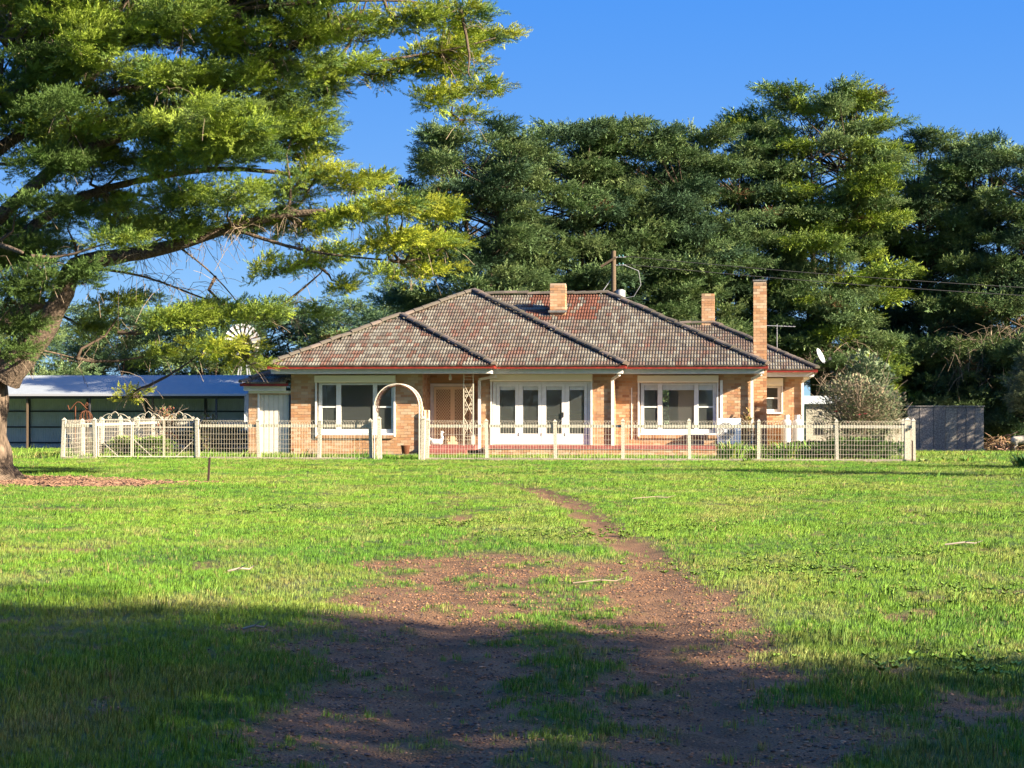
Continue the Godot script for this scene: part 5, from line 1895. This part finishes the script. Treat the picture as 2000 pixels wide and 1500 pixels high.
# ---------------------------------------------------------------- garden plants
func strap_clump(called: String, label: String, at: Vector3, r: float, h: float, n: int, group: String, tone := Color(0.12, 0.22, 0.035)) -> void:
	var m := MB.new()
	for k in n:
		var a := R.randf() * TAU
		var d := Vector3(cos(a), 0, sin(a))
		var b := d * R.randf() * r * 0.45 + Vector3(0, -0.02, 0)
		var l := R.randf_range(0.6, 1.1)
		var s := d.cross(Vector3.UP) * R.randf_range(0.012, 0.022)
		var col := tone * R.randf_range(0.65, 1.5)
		if R.randf() < 0.12:
			col = Color(0.28, 0.25, 0.06)
		var out := R.randf_range(0.3, 1.0)
		var prev := b
		for q in 5:
			var t := (q + 1) / 5.0
			var p := b + d * r * 0.75 * out * t * l + Vector3(0, h * l * (1.55 * t - (0.55 + 0.6 * out) * t * t), 0)
			var w0 := 1.0 - pow((q) / 5.0, 2) * 0.9
			var w1 := 1.0 - pow(t, 2) * 0.95
			m.quad(prev - s * w0, prev + s * w0, p + s * w1, p - s * w1, col)
			prev = p
	var o := part(called, m, M.grass_leaf, self)
	o.position = at
	tag(o, label, "plant", group)

func leafy(called: String, label: String, at: Vector3, size: Vector3, tones: Array, n: int, leaf: float, stems: int, cat := "shrub", flowers := [], group := "") -> void:
	var t := thing(called, label, cat, at, group)
	var m := MB.new()
	for k in stems:
		var a := R.randf() * TAU
		var tip := Vector3(cos(a) * size.x * R.randf(), size.y * R.randf_range(1.0, 2.0), sin(a) * size.z * R.randf())
		var mid := tip * 0.5 + Vector3(-tip.x * 0.25, 0.1, -tip.z * 0.25)
		m.tube([Vector3(cos(a) * 0.1, -0.05, sin(a) * 0.1), mid, tip], [0.022, 0.014, 0.004], 4, Color.WHITE * R.randf_range(0.7, 1.4))
		for q in 3:
			var p := mid.lerp(tip, R.randf())
			m.wire([p, p + Vector3(R.randf_range(-0.3, 0.3), R.randf_range(0, 0.4), R.randf_range(-0.3, 0.3))], 0.005, Color.WHITE, 3)
	part("stems", m, M.dead_twig, t)
	var lm := MB.new()
	for k in 5:
		var d := Vector3(1, R.randf_range(-0.3, 0.5), R.randf_range(-0.9, 0.9)).normalized()
		leaflet(lm, Vector3(0.12 * k, 0, 0), d, 0.7, 0.34)
	var buf := PackedFloat32Array()
	for k in n:
		var d := Vector3(R.randfn(), R.randfn(), R.randfn()).normalized()
		var lump := 1.0 + 0.35 * nz.get_noise_3d(d.x * 2.5 + at.x, d.y * 2.5, d.z * 2.5)
		var p := Vector3(0, size.y, 0) + Vector3(d.x * size.x, d.y * size.y, d.z * size.z) * lump * pow(R.randf(), 0.35)
		if p.y < 0.03:
			continue
		var f := (d + Vector3(R.randf_range(-0.6, 0.6), R.randf_range(-0.1, 0.9), R.randf_range(-0.6, 0.6))).normalized()
		var side := f.cross(Vector3(0.2, 1, 0.1)).normalized()
		var c: Color = tones[R.randi() % tones.size()]
		inst(buf, Basis(f, side.cross(f), side).scaled_local(Vector3.ONE * leaf * R.randf_range(0.6, 1.4)), p, c * R.randf_range(0.7, 1.3))
	many("foliage", lm.mesh(), M.leaf, t, buf).set_meta("kind", "stuff")
	for f in flowers:
		var fm := MB.new()
		for k in 7:
			var a := TAU * k / 7
			leaflet(fm, Vector3.ZERO, Vector3(cos(a), 0.5, sin(a)).normalized(), 0.07, 0.06)
		var o := part("flower", fm, M.flower if f[3] == 0 else M.white, t)
		o.position = Vector3(f[0], f[1], f[2])

func build_plants() -> void:
	mat("flower", Color(0.5, 0.04, 0.09), 0.6)
	var g := "strap leaved plants"
	strap_clump("agapanthus", "leafy green strap plant below the air conditioner behind the fence", Vector3(7.3, 0, 3.4), 0.9, 0.75, 210, g)
	strap_clump("agapanthus", "green strap plant between the air conditioner and the chimney foot", Vector3(8.05, 0, 3.0), 0.8, 0.6, 160, g)
	strap_clump("agapanthus", "bright green strap plant at the foot of the tall chimney", Vector3(9.0, 0, 3.2), 0.95, 0.75, 220, g)
	strap_clump("agapanthus", "green strap plant below the gas bottles behind the fence", Vector3(9.9, 0, 3.0), 0.9, 0.7, 200, g)
	strap_clump("agapanthus", "dark strap plant behind the fence under the big pink bush", Vector3(10.7, 0, 3.2), 0.8, 0.5, 150, g, Color(0.06, 0.12, 0.025))
	strap_clump("agapanthus", "dark strap plant beside the right corner posts inside the fence", Vector3(11.8, 0, 3.4), 0.8, 0.5, 150, g, Color(0.05, 0.11, 0.03))
	strap_clump("agapanthus", "small strap tuft on the lawn outside the fence by the chimney", Vector3(7.8, 0, 4.9 + 1.9), 0.32, 0.2, 46, g)
	strap_clump("agapanthus", "left of two small strap tufts near the tank", Vector3(13.6, 0, 5.6), 0.4, 0.2, 40, g)
	strap_clump("agapanthus", "right of two small strap tufts near the tank", Vector3(14.2, 0, 6.0), 0.35, 0.28, 46, g)
	strap_clump("agapanthus", "lone low tuft on the lawn before the right fence corner", Vector3(12.0, 0, 18.3), 0.4, 0.16, 40, g, Color(0.1, 0.18, 0.06))
	strap_clump("agapanthus", "large dark strap plant cut by the right edge of the view", Vector3(15.3, 0, 10.6), 0.75, 0.55, 140, g, Color(0.05, 0.12, 0.03))
	strap_clump("agapanthus", "pale weedy tuft at the foot of the right fence corner", Vector3(12.9, 0, 7.0), 0.35, 0.2, 50, g, Color(0.16, 0.22, 0.08))
	leafy("garden_bush", "large twiggy pinkish bush with a few red flowers behind the right fence", Vector3(11.35, 0, 0.6), Vector3(1.5, 1.3, 1.2), [Color(0.19, 0.21, 0.12), Color(0.26, 0.21, 0.14), Color(0.15, 0.19, 0.1)], 9500, 0.085, 260, "bush", [[-0.75, 1.45, 1.0, 0], [0.0, 1.35, 1.15, 0], [0.16, 1.37, 1.15, 0], [0.0, 0.95, 1.2, 0], [-0.4, 1.1, 1.2, 0]])
	leafy("oleander", "tall grey green oleander growing up behind the pink bush", Vector3(11.75, 0, -1.0), Vector3(0.9, 1.75, 0.8), [Color(0.13, 0.18, 0.09), Color(0.18, 0.23, 0.13)], 4200, 0.13, 60, "bush")
	leafy("rose_bush", "leggy reddish leaved rose bush above the gates", Vector3(-12.2, 0, -1.0), Vector3(0.5, 0.82, 0.5), [Color(0.2, 0.08, 0.05), Color(0.13, 0.14, 0.05)], 520, 0.09, 22, "shrub", [], "rose bushes")
	leafy("rose_bush", "rose bush with small white flowers right of the gates", Vector3(-10.75, 0, -1.0), Vector3(0.6, 0.66, 0.5), [Color(0.16, 0.12, 0.06), Color(0.12, 0.15, 0.05)], 620, 0.09, 24, "shrub", [[-0.2, 1.15, 0.4, 1], [0.12, 1.2, 0.35, 1], [0.3, 1.05, 0.4, 1]], "rose bushes")
	leafy("hedge", "dark clipped hedge behind the fence left of the garage", Vector3(-10.9, 0, -2.2), Vector3(1.5, 0.45, 0.6), [Color(0.03, 0.06, 0.025), Color(0.045, 0.07, 0.03)], 3800, 0.1, 20, "hedge")
	leafy("low_shrub", "bright green rosemary like shrub behind the narrow gate", Vector3(-12.6, 0, 2.2), Vector3(0.6, 0.3, 0.4), [Color(0.12, 0.2, 0.04), Color(0.16, 0.22, 0.05)], 1100, 0.1, 20, "shrub", [], "low shrubs behind the gates")
	leafy("low_shrub", "yellow green low shrub behind the double gate near the bird bath", Vector3(-11.6, 0, 2.6), Vector3(0.75, 0.3, 0.4), [Color(0.15, 0.24, 0.04), Color(0.12, 0.2, 0.04)], 1200, 0.1, 20, "shrub", [], "low shrubs behind the gates")
	leafy("low_shrub", "dark low shrub behind the short end bay of fence", Vector3(-13.9, 0, 2.4), Vector3(0.55, 0.24, 0.4), [Color(0.06, 0.1, 0.04), Color(0.11, 0.07, 0.07)], 900, 0.09, 20, "shrub", [], "low shrubs behind the gates")
	leafy("climber", "thin climbing plant beside the chimney above the air conditioner", Vector3(7.78, 0, -1.15), Vector3(0.2, 0.72, 0.12), [Color(0.2, 0.2, 0.06), Color(0.25, 0.17, 0.06)], 260, 0.08, 10, "plant")
	leafy("low_shrub", "low green groundcover behind the long fence under the pink bush", Vector3(11.2, 0, 3.6), Vector3(1.5, 0.3, 0.6), [Color(0.07, 0.15, 0.03), Color(0.1, 0.19, 0.04)], 3000, 0.1, 20, "shrub", [], "low shrubs behind the fence")
	leafy("low_shrub", "low green groundcover at the foot of the gas bottles", Vector3(9.9, -0.05, -1.5), Vector3(1.2, 0.22, 0.8), [Color(0.08, 0.16, 0.03), Color(0.12, 0.2, 0.04)], 1800, 0.1, 16, "shrub", [], "low shrubs behind the fence")
	# fallen sticks
	var say := ["pale stick lying on the lawn left of the drive", "long bleached stick lying on the right lawn", "short dark stick in the shaded grass", "thin bent twig on the lawn before the fence", "short twig on the bare drive"]
	var at := [[2.85, 45.56, 0.26, 0.35, 0.012], [10.4, 41.0, 0.45, 0.1, 0.012], [4.28, 50.5, 0.2, -0.2, 0.01], [6.2, 30.0, 0.8, 0.3, 0.008], [6.5, 46.4, 0.5, 0.2, 0.007]]
	for k in at.size():
		var p: Array = at[k]
		var m := MB.new()
		var d := Vector3(cos(p[3]), 0, -sin(p[3]))
		m.tube([d * -p[2] * 0.5 + Vector3(0, 0.03, 0), Vector3(0.0, 0.06, 0.03), d * p[2] * 0.3 + Vector3(0, 0.045, -0.02), d * p[2] * 0.5 + Vector3(0, 0.08, 0)], [p[4], p[4], p[4] * 0.8, p[4] * 0.3], 6)
		m.tube([Vector3(0, 0.06, 0.02), d * p[2] * 0.3 + Vector3(0, 0.1, 0.12)], [p[4] * 0.5, p[4] * 0.2], 5)
		var o := part("stick", m, M.bleached if k < 2 else M.dead_twig, self)
		o.position = Vector3(p[0], ground_y(p[0], p[1]), p[1])
		tag(o, say[k], "stick", "fallen sticks")

# ---------------------------------------------------------------- ground, grass and drive
func along(pl: Array, z: float) -> float:
	# x of a polyline of [z, x] at z, z falling
	if z >= pl[0][0]:
		return pl[0][1] + (z - pl[0][0]) * (pl[0][1] - pl[1][1]) / (pl[0][0] - pl[1][0])
	for k in pl.size() - 1:
		if z >= pl[k + 1][0]:
			return lerpf(pl[k + 1][1], pl[k][1], (z - pl[k + 1][0]) / (pl[k][0] - pl[k + 1][0]))
	return pl[-1][1]

const EDGE_L := [[55.6, 5.45], [52.1, 5.05], [49.1, 4.55], [46.9, 4.35], [43.4, 3.85]]
const EDGE_R := [[55.3, 8.3], [52.8, 8.2], [49.7, 7.97], [47.4, 7.62], [43.0, 7.0], [39.7, 6.5]]
const RUT_L := [[55.5, 6.32], [48.9, 5.5], [43.2, 4.67], [34.2, 3.41], [27.1, 2.11]]
const RUT_R := [[55.4, 7.83], [48.7, 7.17], [43.0, 6.82], [38.8, 6.04], [31.6, 4.91], [25.8, 3.56], [22.1, 2.24]]

func dirt_at(x: float, z: float) -> float:
	var n := nz2.get_noise_2d(x * 2.6, z * 1.3)
	var n2 := nz.get_noise_2d(x * 3.0, z * 3.0)
	var d := 0.0
	if z > 40.0 and z < 70.0:
		var l := along(EDGE_L, z)
		var r := along(EDGE_R, z)
		var inside := minf(x - l, r - x)
		d = clampf(0.5 + inside / 0.5 + n * 1.0, 0, 1)
		d *= clampf((z - 42.4 + n * 1.6) / 1.6, 0, 1)
		# grass comes back along the middle
		var mid := (along(RUT_L, z) + along(RUT_R, z)) / 2
		var strip := clampf(1.0 - absf(x - mid) / 0.55, 0, 1)
		if z > 45.5:
			d *= 1.0 - clampf(strip * 1.15 + n2 * 1.3 - 0.25, 0, 0.8)
		d *= 1.0 - clampf((n2 - 0.12) * 2.2, 0, 0.8) * clampf((50.0 - z) / 4.0, 0.25, 1)
	if z > 24.0 and z < 45.0:
		var rl := absf(x - along(RUT_L, z))
		d = maxf(d, clampf(1.2 - rl / 0.28, 0, 1) * clampf((z - 24.0) / 9.0, 0, 1) * clampf(0.62 + n * 1.3, 0, 0.85))
	if z > 21.0 and z < 48.0:
		var rr := absf(x - along(RUT_R, z))
		d = maxf(d, clampf(1.5 - rr / 0.3, 0, 1) * clampf((z - 21.0) / 5.0, 0, 1) * clampf(0.95 + n * 0.8, 0, 1))
	# bare scraps
	var p := Vector2((x + 0.35) / 0.9, (z - 42.7) / 0.6).length()
	d = maxf(d, clampf(1.2 - p + n * 0.8, 0, 1) * 0.8)
	p = Vector2((x - 10.9) / 1.6, (z - 4.9 - 3.0) / 0.8).length()
	d = maxf(d, clampf(1.1 - p + n, 0, 1) * 0.7)
	p = Vector2((x - 4.3) / 0.5, (z - 50.3) / 0.35).length()
	d = maxf(d, clampf(1.2 - p + n * 0.8, 0, 1) * 0.9)
	p = Vector2((x - 9.0) / 0.7, (z - 53.5) / 0.9).length()
	d = maxf(d, clampf(1.0 - p + n * 1.2, 0, 1) * 0.85)
	for b in [[10.2, 46.6, 0.9, 0.5], [9.2, 44.4, 0.8, 0.4], [11.3, 44.8, 1.2, 0.4], [1.9, 38.5, 0.8, 0.4], [3.4, 47.6, 0.6, 0.3], [-3.5, 34.0, 2.0, 0.6], [10.8, 50.0, 0.8, 0.5]]:
		p = Vector2((x - b[0]) / b[2], (z - b[1]) / b[3]).length()
		d = maxf(d, clampf(0.9 - p + n * 1.3, 0, 1) * 0.6)
	d = maxf(d, clampf((n + n2 * 0.5 - 0.42) * 3.0, 0, 0.6))
	return d

func mulch_at(x: float, z: float) -> float:
	var n := nz2.get_noise_2d(x * 2.0, z * 2.0)
	var p := Vector2((x + 7.6) / 4.4, (z - 24.2) / 2.0).length()
	if x < -4.0:
		p = minf(p, Vector2((x + 9.1) / 3.6, (z - 23.6) / 3.2).length())
	return clampf((1.05 - p) * 4.0 + n * 1.2, 0, 1)

func grass_tone(x: float, z: float) -> Color:
	var n := nz2.get_noise_2d(x * 0.35 + 50, z * 0.35)
	var c := Color(0.095, 0.215, 0.022).lerp(Color(0.15, 0.27, 0.03), clampf(0.5 + n * 1.2, 0, 1))
	var y := nz.get_noise_2d(x * 0.5 + 9, z * 0.5 + 31)
	var s := nz2.get_noise_2d(x * 1.3 + 200, z * 0.8)
	c = c.lerp(Color(0.24, 0.24, 0.07), clampf((y - 0.1) * 1.3, 0, 0.4))
	c = c.lerp(Color(0.27, 0.24, 0.11), clampf((s - 0.16) * 1.4, 0, 0.35))
	return c.lerp(Color(0.07, 0.17, 0.025), clampf((-s - 0.15) * 1.8, 0, 0.6))

func build_ground() -> void:
	var xs := []
	var zs := []
	var x := -1500.0
	while x < 1500:
		xs.append(x)
		var a := absf(x - 5.0)
		x += 0.11 if a < 7.5 else 0.4 if a < 24 else 3.0 if a < 70 else 60.0 if a < 400 else 300.0
	xs.append(1500.0)
	var z := 400.0
	while z > -2500:
		zs.append(z)
		z -= 60.0 if z > 130 else 8.0 if z > 70 else 0.3 if z > 60 else 0.12 if z > 40 else 0.3 if z > 10 else 0.6 if z > -30 else 6.0 if z > -150 else 120.0
	zs.append(-2500.0)
	var v := PackedVector3Array()
	var n := PackedVector3Array()
	var c := PackedColorArray()
	var idx := PackedInt32Array()
	for zz: float in zs:
		for xx: float in xs:
			var y := ground_y(xx, zz)
			var g := grass_tone(xx, zz)
			var col := Color(g.r * 0.72, g.g * 0.68, g.b * 0.9)
			if zz > 3 and zz < 75 and absf(xx) < 40:
				var d := dirt_at(xx, zz)
				var mu := mulch_at(xx, zz)
				var q := 0.5 + 0.9 * nz.get_noise_2d(xx * 6, zz * 6)
				var soil := Color(0.18, 0.098, 0.05).lerp(Color(0.36, 0.2, 0.1), clampf(q, 0, 1))
				col = col.lerp(soil, clampf(d * 1.25, 0, 1))
				col = col.lerp(Color(0.12, 0.065, 0.042) * (0.7 + 0.6 * q), mu)
				y -= 0.03 * d
				if zz > 22:
					var ru := minf(absf(xx - along(RUT_L, zz)), absf(xx - along(RUT_R, zz)))
					y -= 0.03 * clampf(1.0 - ru / 0.3, 0, 1) * d
				y += 0.012 * d * nz.get_noise_2d(xx * 14, zz * 14)
			v.append(Vector3(xx, y, zz))
			c.append(col)
	var w := xs.size()
	n.resize(v.size())
	for j in zs.size():
		for i in w:
			var l := v[j * w + maxi(i - 1, 0)]
			var r := v[j * w + mini(i + 1, w - 1)]
			var b := v[maxi(j - 1, 0) * w + i]
			var f := v[mini(j + 1, zs.size() - 1) * w + i]
			n[j * w + i] = (r - l).cross(f - b).normalized()
			if i < w - 1 and j < zs.size() - 1:
				var a := j * w + i
				idx.append_array([a, a + w, a + 1, a + 1, a + w, a + w + 1])
	var arr := []
	arr.resize(Mesh.ARRAY_MAX)
	arr[Mesh.ARRAY_VERTEX] = v
	arr[Mesh.ARRAY_NORMAL] = n
	arr[Mesh.ARRAY_COLOR] = c
	arr[Mesh.ARRAY_INDEX] = idx
	var m := ArrayMesh.new()
	m.add_surface_from_arrays(Mesh.PRIMITIVE_TRIANGLES, arr)
	var o := put("ground", m, M.ground, self)
	o.set_meta("kind", "structure")
	o.set_meta("label", "green lawn and paddock with a reddish gravel drive")

func tuft_mesh(blades: int, spread: float) -> ArrayMesh:
	var m := MB.new()
	for k in blades:
		var a := R.randf() * TAU
		var d := Vector3(cos(a), 0, sin(a))
		var b := Vector3(R.randf_range(-1, 1), 0, R.randf_range(-1, 1)) * spread - Vector3(0, 0.1, 0)
		var s := Vector3.UP.cross(d).rotated(Vector3.UP, R.randf_range(-0.6, 0.6)) * 0.036
		var h := R.randf_range(0.55, 1.1)
		var lean := R.randf_range(0.1, 0.65)
		var p := b + Vector3(0, h * 0.6, 0) + d * lean * 0.3
		var t := b + Vector3(0, h, 0) + d * lean
		var k0 := m.v.size()
		var nn := (d + Vector3.UP * 0.5).normalized()
		var f := R.randf_range(0.75, 1.25)
		for q in [b - s, b + s, p + s * 0.75, p - s * 0.75, t]:
			m.v.append(q)
			m.n.append(nn)
			m.c.append(Color(f, f, f))
		m.i.append_array([k0, k0 + 2, k0 + 1, k0, k0 + 3, k0 + 2, k0 + 3, k0 + 4, k0 + 2])
	return m.mesh()

func build_grass() -> void:
	var cx := 7.9
	var cz := 64.5
	var fw := Vector2(-sin(deg_to_rad(7.0)), -cos(deg_to_rad(7.0)))
	var rt := Vector2(cos(deg_to_rad(7.0)), -sin(deg_to_rad(7.0)))
	var near := PackedFloat32Array()
	var far := PackedFloat32Array()
	var stones := PackedFloat32Array()
	var litter := PackedFloat32Array()
	# rings of lawn, ever thinner and coarser further off: [from, to, tufts a square metre, height]
	for ring in [[7.8, 12.0, 600, 0.05], [12.0, 17.0, 440, 0.045], [17.0, 25.0, 280, 0.044], [25.0, 38.0, 140, 0.046], [38.0, 60.0, 70, 0.055], [60.0, 100.0, 12, 0.1]]:
		var a: float = ring[0]
		var b: float = ring[1]
		var area := (b - a) * (0.58 * (a + b) / 2 + 2.0)
		for k in int(area * ring[2]):
			var d := lerpf(a, b, R.randf())
			var s := R.randf_range(-1, 1) * (0.29 * d + 1.0)
			var x := cx + fw.x * d + rt.x * s
			var z := cz + fw.y * d + rt.y * s
			if z < -24.0 or (z < 0.9 and x > -7.7 and x < 8.2) or (z < -5.5 and x > -11 and x < 10.0):
				continue
			if z < 6.15 and z > 5.85 and x < 12.7:
				continue
			var dirt := dirt_at(x, z) if z > 3.0 else 0.0
			var mu := mulch_at(x, z) if z > 18.0 and z < 32.0 else 0.0
			var rut := minf(absf(x - along(RUT_L, z)), absf(x - along(RUT_R, z))) if z > 40.0 else 9.0
			if R.randf() < maxf(minf(dirt * 1.12, 0.93 if rut > 0.3 else 0.995), mu * 1.05):
				continue
			if z < 6.0 and z > 5.2 and x < 12.6 and R.randf() < 0.5:
				z = 5.55 + 0.25 * R.randf()
			var h: float = ring[3] * R.randf_range(0.6, 1.35) * (1.0 + 0.45 * nz2.get_noise_2d(x * 0.8, z * 0.8)) * (1.0 - 0.35 * dirt)
			if z < 5.85 and z > 5.4:
				h *= R.randf_range(1.2, 2.6)
			var g := grass_tone(x, z)
			var f := R.randf_range(0.75, 1.3)
			if R.randf() < 0.012 * clampf(0.6 + 3.0 * nz.get_noise_2d(x * 1.1 + 70, z * 1.1), 0, 2):
				h *= R.randf_range(1.6, 2.6)
				f *= 0.8
			var col := Color(g.r * f * R.randf_range(0.85, 1.2), g.g * f, g.b * f)
			if R.randf() < 0.05 + 0.2 * dirt:
				col = Color(0.26, 0.22, 0.09) * f
			var w: float = h * R.randf_range(0.9, 1.3)
			if d > 25:
				w *= 1.25
			var bs := Basis(Vector3.UP, R.randf() * TAU).scaled_local(Vector3(w, h, w))
			var at := Vector3(x, ground_y(x, z) - 0.03 * dirt, z)
			if d < 25:
				inst(near, bs, at, col)
			else:
				inst(far, bs, at, col)
	var o := many("grass", tuft_mesh(11, 0.75), M.grass_leaf, self, near)
	tag(o, "short bright green grass blades of the near lawn", "grass")
	o.set_meta("kind", "stuff")
	o = many("grass", tuft_mesh(14, 0.95), M.grass_leaf, self, far)
	tag(o, "short green grass of the lawn towards the house", "grass")
	o.set_meta("kind", "stuff")
	# broad-leaved weeds in patches
	var wm := MB.new()
	for k in 7:
		var a := TAU * k / 7 + R.randf() * 0.5
		var d := Vector3(cos(a), R.randf_range(0.25, 0.8), sin(a)).normalized()
		leaflet(wm, Vector3.ZERO, d, R.randf_range(0.7, 1.0), 0.42)
	var weeds := PackedFloat32Array()
	for s in [[2.6, 17.0, 2.2, 0.7, 170], [4.0, 15.5, 1.0, 0.5, 60], [9.6, 42.0, 1.6, 1.0, 120], [8.3, 44.5, 1.2, 1.2, 130], [7.2, 37.5, 0.9, 1.6, 120], [5.6, 39.5, 1.0, 1.2, 110], [10.0, 47.0, 1.2, 1.6, 110], [-1.5, 12.0, 3.0, 0.6, 140], [3.6, 37.0, 1.0, 0.8, 60], [9.2, 51.5, 1.0, 0.9, 70], [11.6, 34.0, 1.5, 1.0, 60], [1.0, 34.0, 2.0, 1.5, 90], [9.0, 26.0, 2.5, 2.0, 80]]:
		for k in int(s[4]):
			var x: float = s[0] + R.randfn() * s[2] * 0.5
			var z: float = s[1] + R.randfn() * s[3] * 0.5
			var sc := R.randf_range(0.035, 0.085)
			inst(weeds, Basis(Vector3.UP, R.randf() * TAU).scaled_local(Vector3.ONE * sc), Vector3(x, ground_y(x, z) + 0.01, z), Color(0.12, 0.2, 0.03) * R.randf_range(0.7, 1.3))
	o = many("weeds", wm.mesh(), M.grass_leaf, self, weeds)
	tag(o, "patches of broad leaved weeds among the lawn grass", "weeds")
	o.set_meta("kind", "stuff")
	# gravel and clods on the bare drive, bark litter under the big tree
	var st := MB.new()
	var cr := []
	for k in 12:
		var y := 1.0 - 2.0 * (k + 0.5) / 12
		var a := k * 2.4
		cr.append(Vector3(cos(a) * sqrt(1 - y * y), y * 0.6, sin(a) * sqrt(1 - y * y)) * R.randf_range(0.75, 1.2))
	st.lathe([Vector2(0.0, -0.4), Vector2(0.8, -0.3), Vector2(1.0, 0.1), Vector2(0.6, 0.5), Vector2(0.0, 0.62)], Vector3.ZERO, 6)
	for k in 170000:
		var d := lerpf(7.8, 22.0, pow(R.randf(), 1.2))
		var s := R.randf_range(-1, 1) * 2.6
		var x := cx + fw.x * d + rt.x * s
		var z := cz + fw.y * d + rt.y * s
		var dirt := dirt_at(x, z)
		var rut := minf(absf(x - along(RUT_L, z)), absf(x - along(RUT_R, z)))
		if R.randf() > dirt * (0.9 if rut > 0.28 else 0.5) * (0.4 + 0.6 * clampf(0.5 + 1.5 * nz.get_noise_2d(x * 2, z * 2), 0, 1)):
			continue
		var sc := 0.003 + 0.012 * pow(R.randf(), 4)
		var f := R.randf_range(0.6, 1.4)
		var col := Color(0.22, 0.115, 0.06) * f
		if R.randf() < 0.12:
			col = Color(0.34, 0.19, 0.1) * f
		if R.randf() < 0.4:
			col = Color(0.085, 0.06, 0.05) * f
		inst(stones, Basis(Vector3.UP, R.randf() * TAU).scaled_local(Vector3(sc, sc * R.randf_range(0.5, 1), sc * R.randf_range(0.6, 1.3))), Vector3(x, ground_y(x, z) - 0.03 * dirt + sc * 0.2, z), col)
	o = many("gravel", st.mesh(), M.stone, self, stones)
	tag(o, "reddish gravel and clods strewn over the drive", "gravel")
	o.set_meta("kind", "stuff")
	var bk := MB.new()
	bk.box(Vector3(-1, -0.12, -0.22), Vector3(1, 0.12, 0.22))
	for k in 9000:
		var x := R.randf_range(-13.0, -2.8)
		var z := R.randf_range(20.0, 28.0)
		if R.randf() > mulch_at(x, z):
			continue
		var sc := R.randf_range(0.02, 0.07)
		var b := Basis(Vector3.UP, R.randf() * TAU) * Basis(Vector3.RIGHT, R.randf_range(-0.5, 0.5)) * Basis(Vector3.BACK, R.randf_range(-0.4, 0.4))
		inst(litter, b.scaled_local(Vector3(sc, sc * 0.7, sc)), Vector3(x, ground_y(x, z) + 0.015, z), Color(0.2, 0.115, 0.075) * R.randf_range(0.5, 1.7))
	o = many("bark_litter", bk.mesh(), M.stone, self, litter)
	tag(o, "brown bark litter spread under the big cypress", "litter")
	o.set_meta("kind", "stuff")
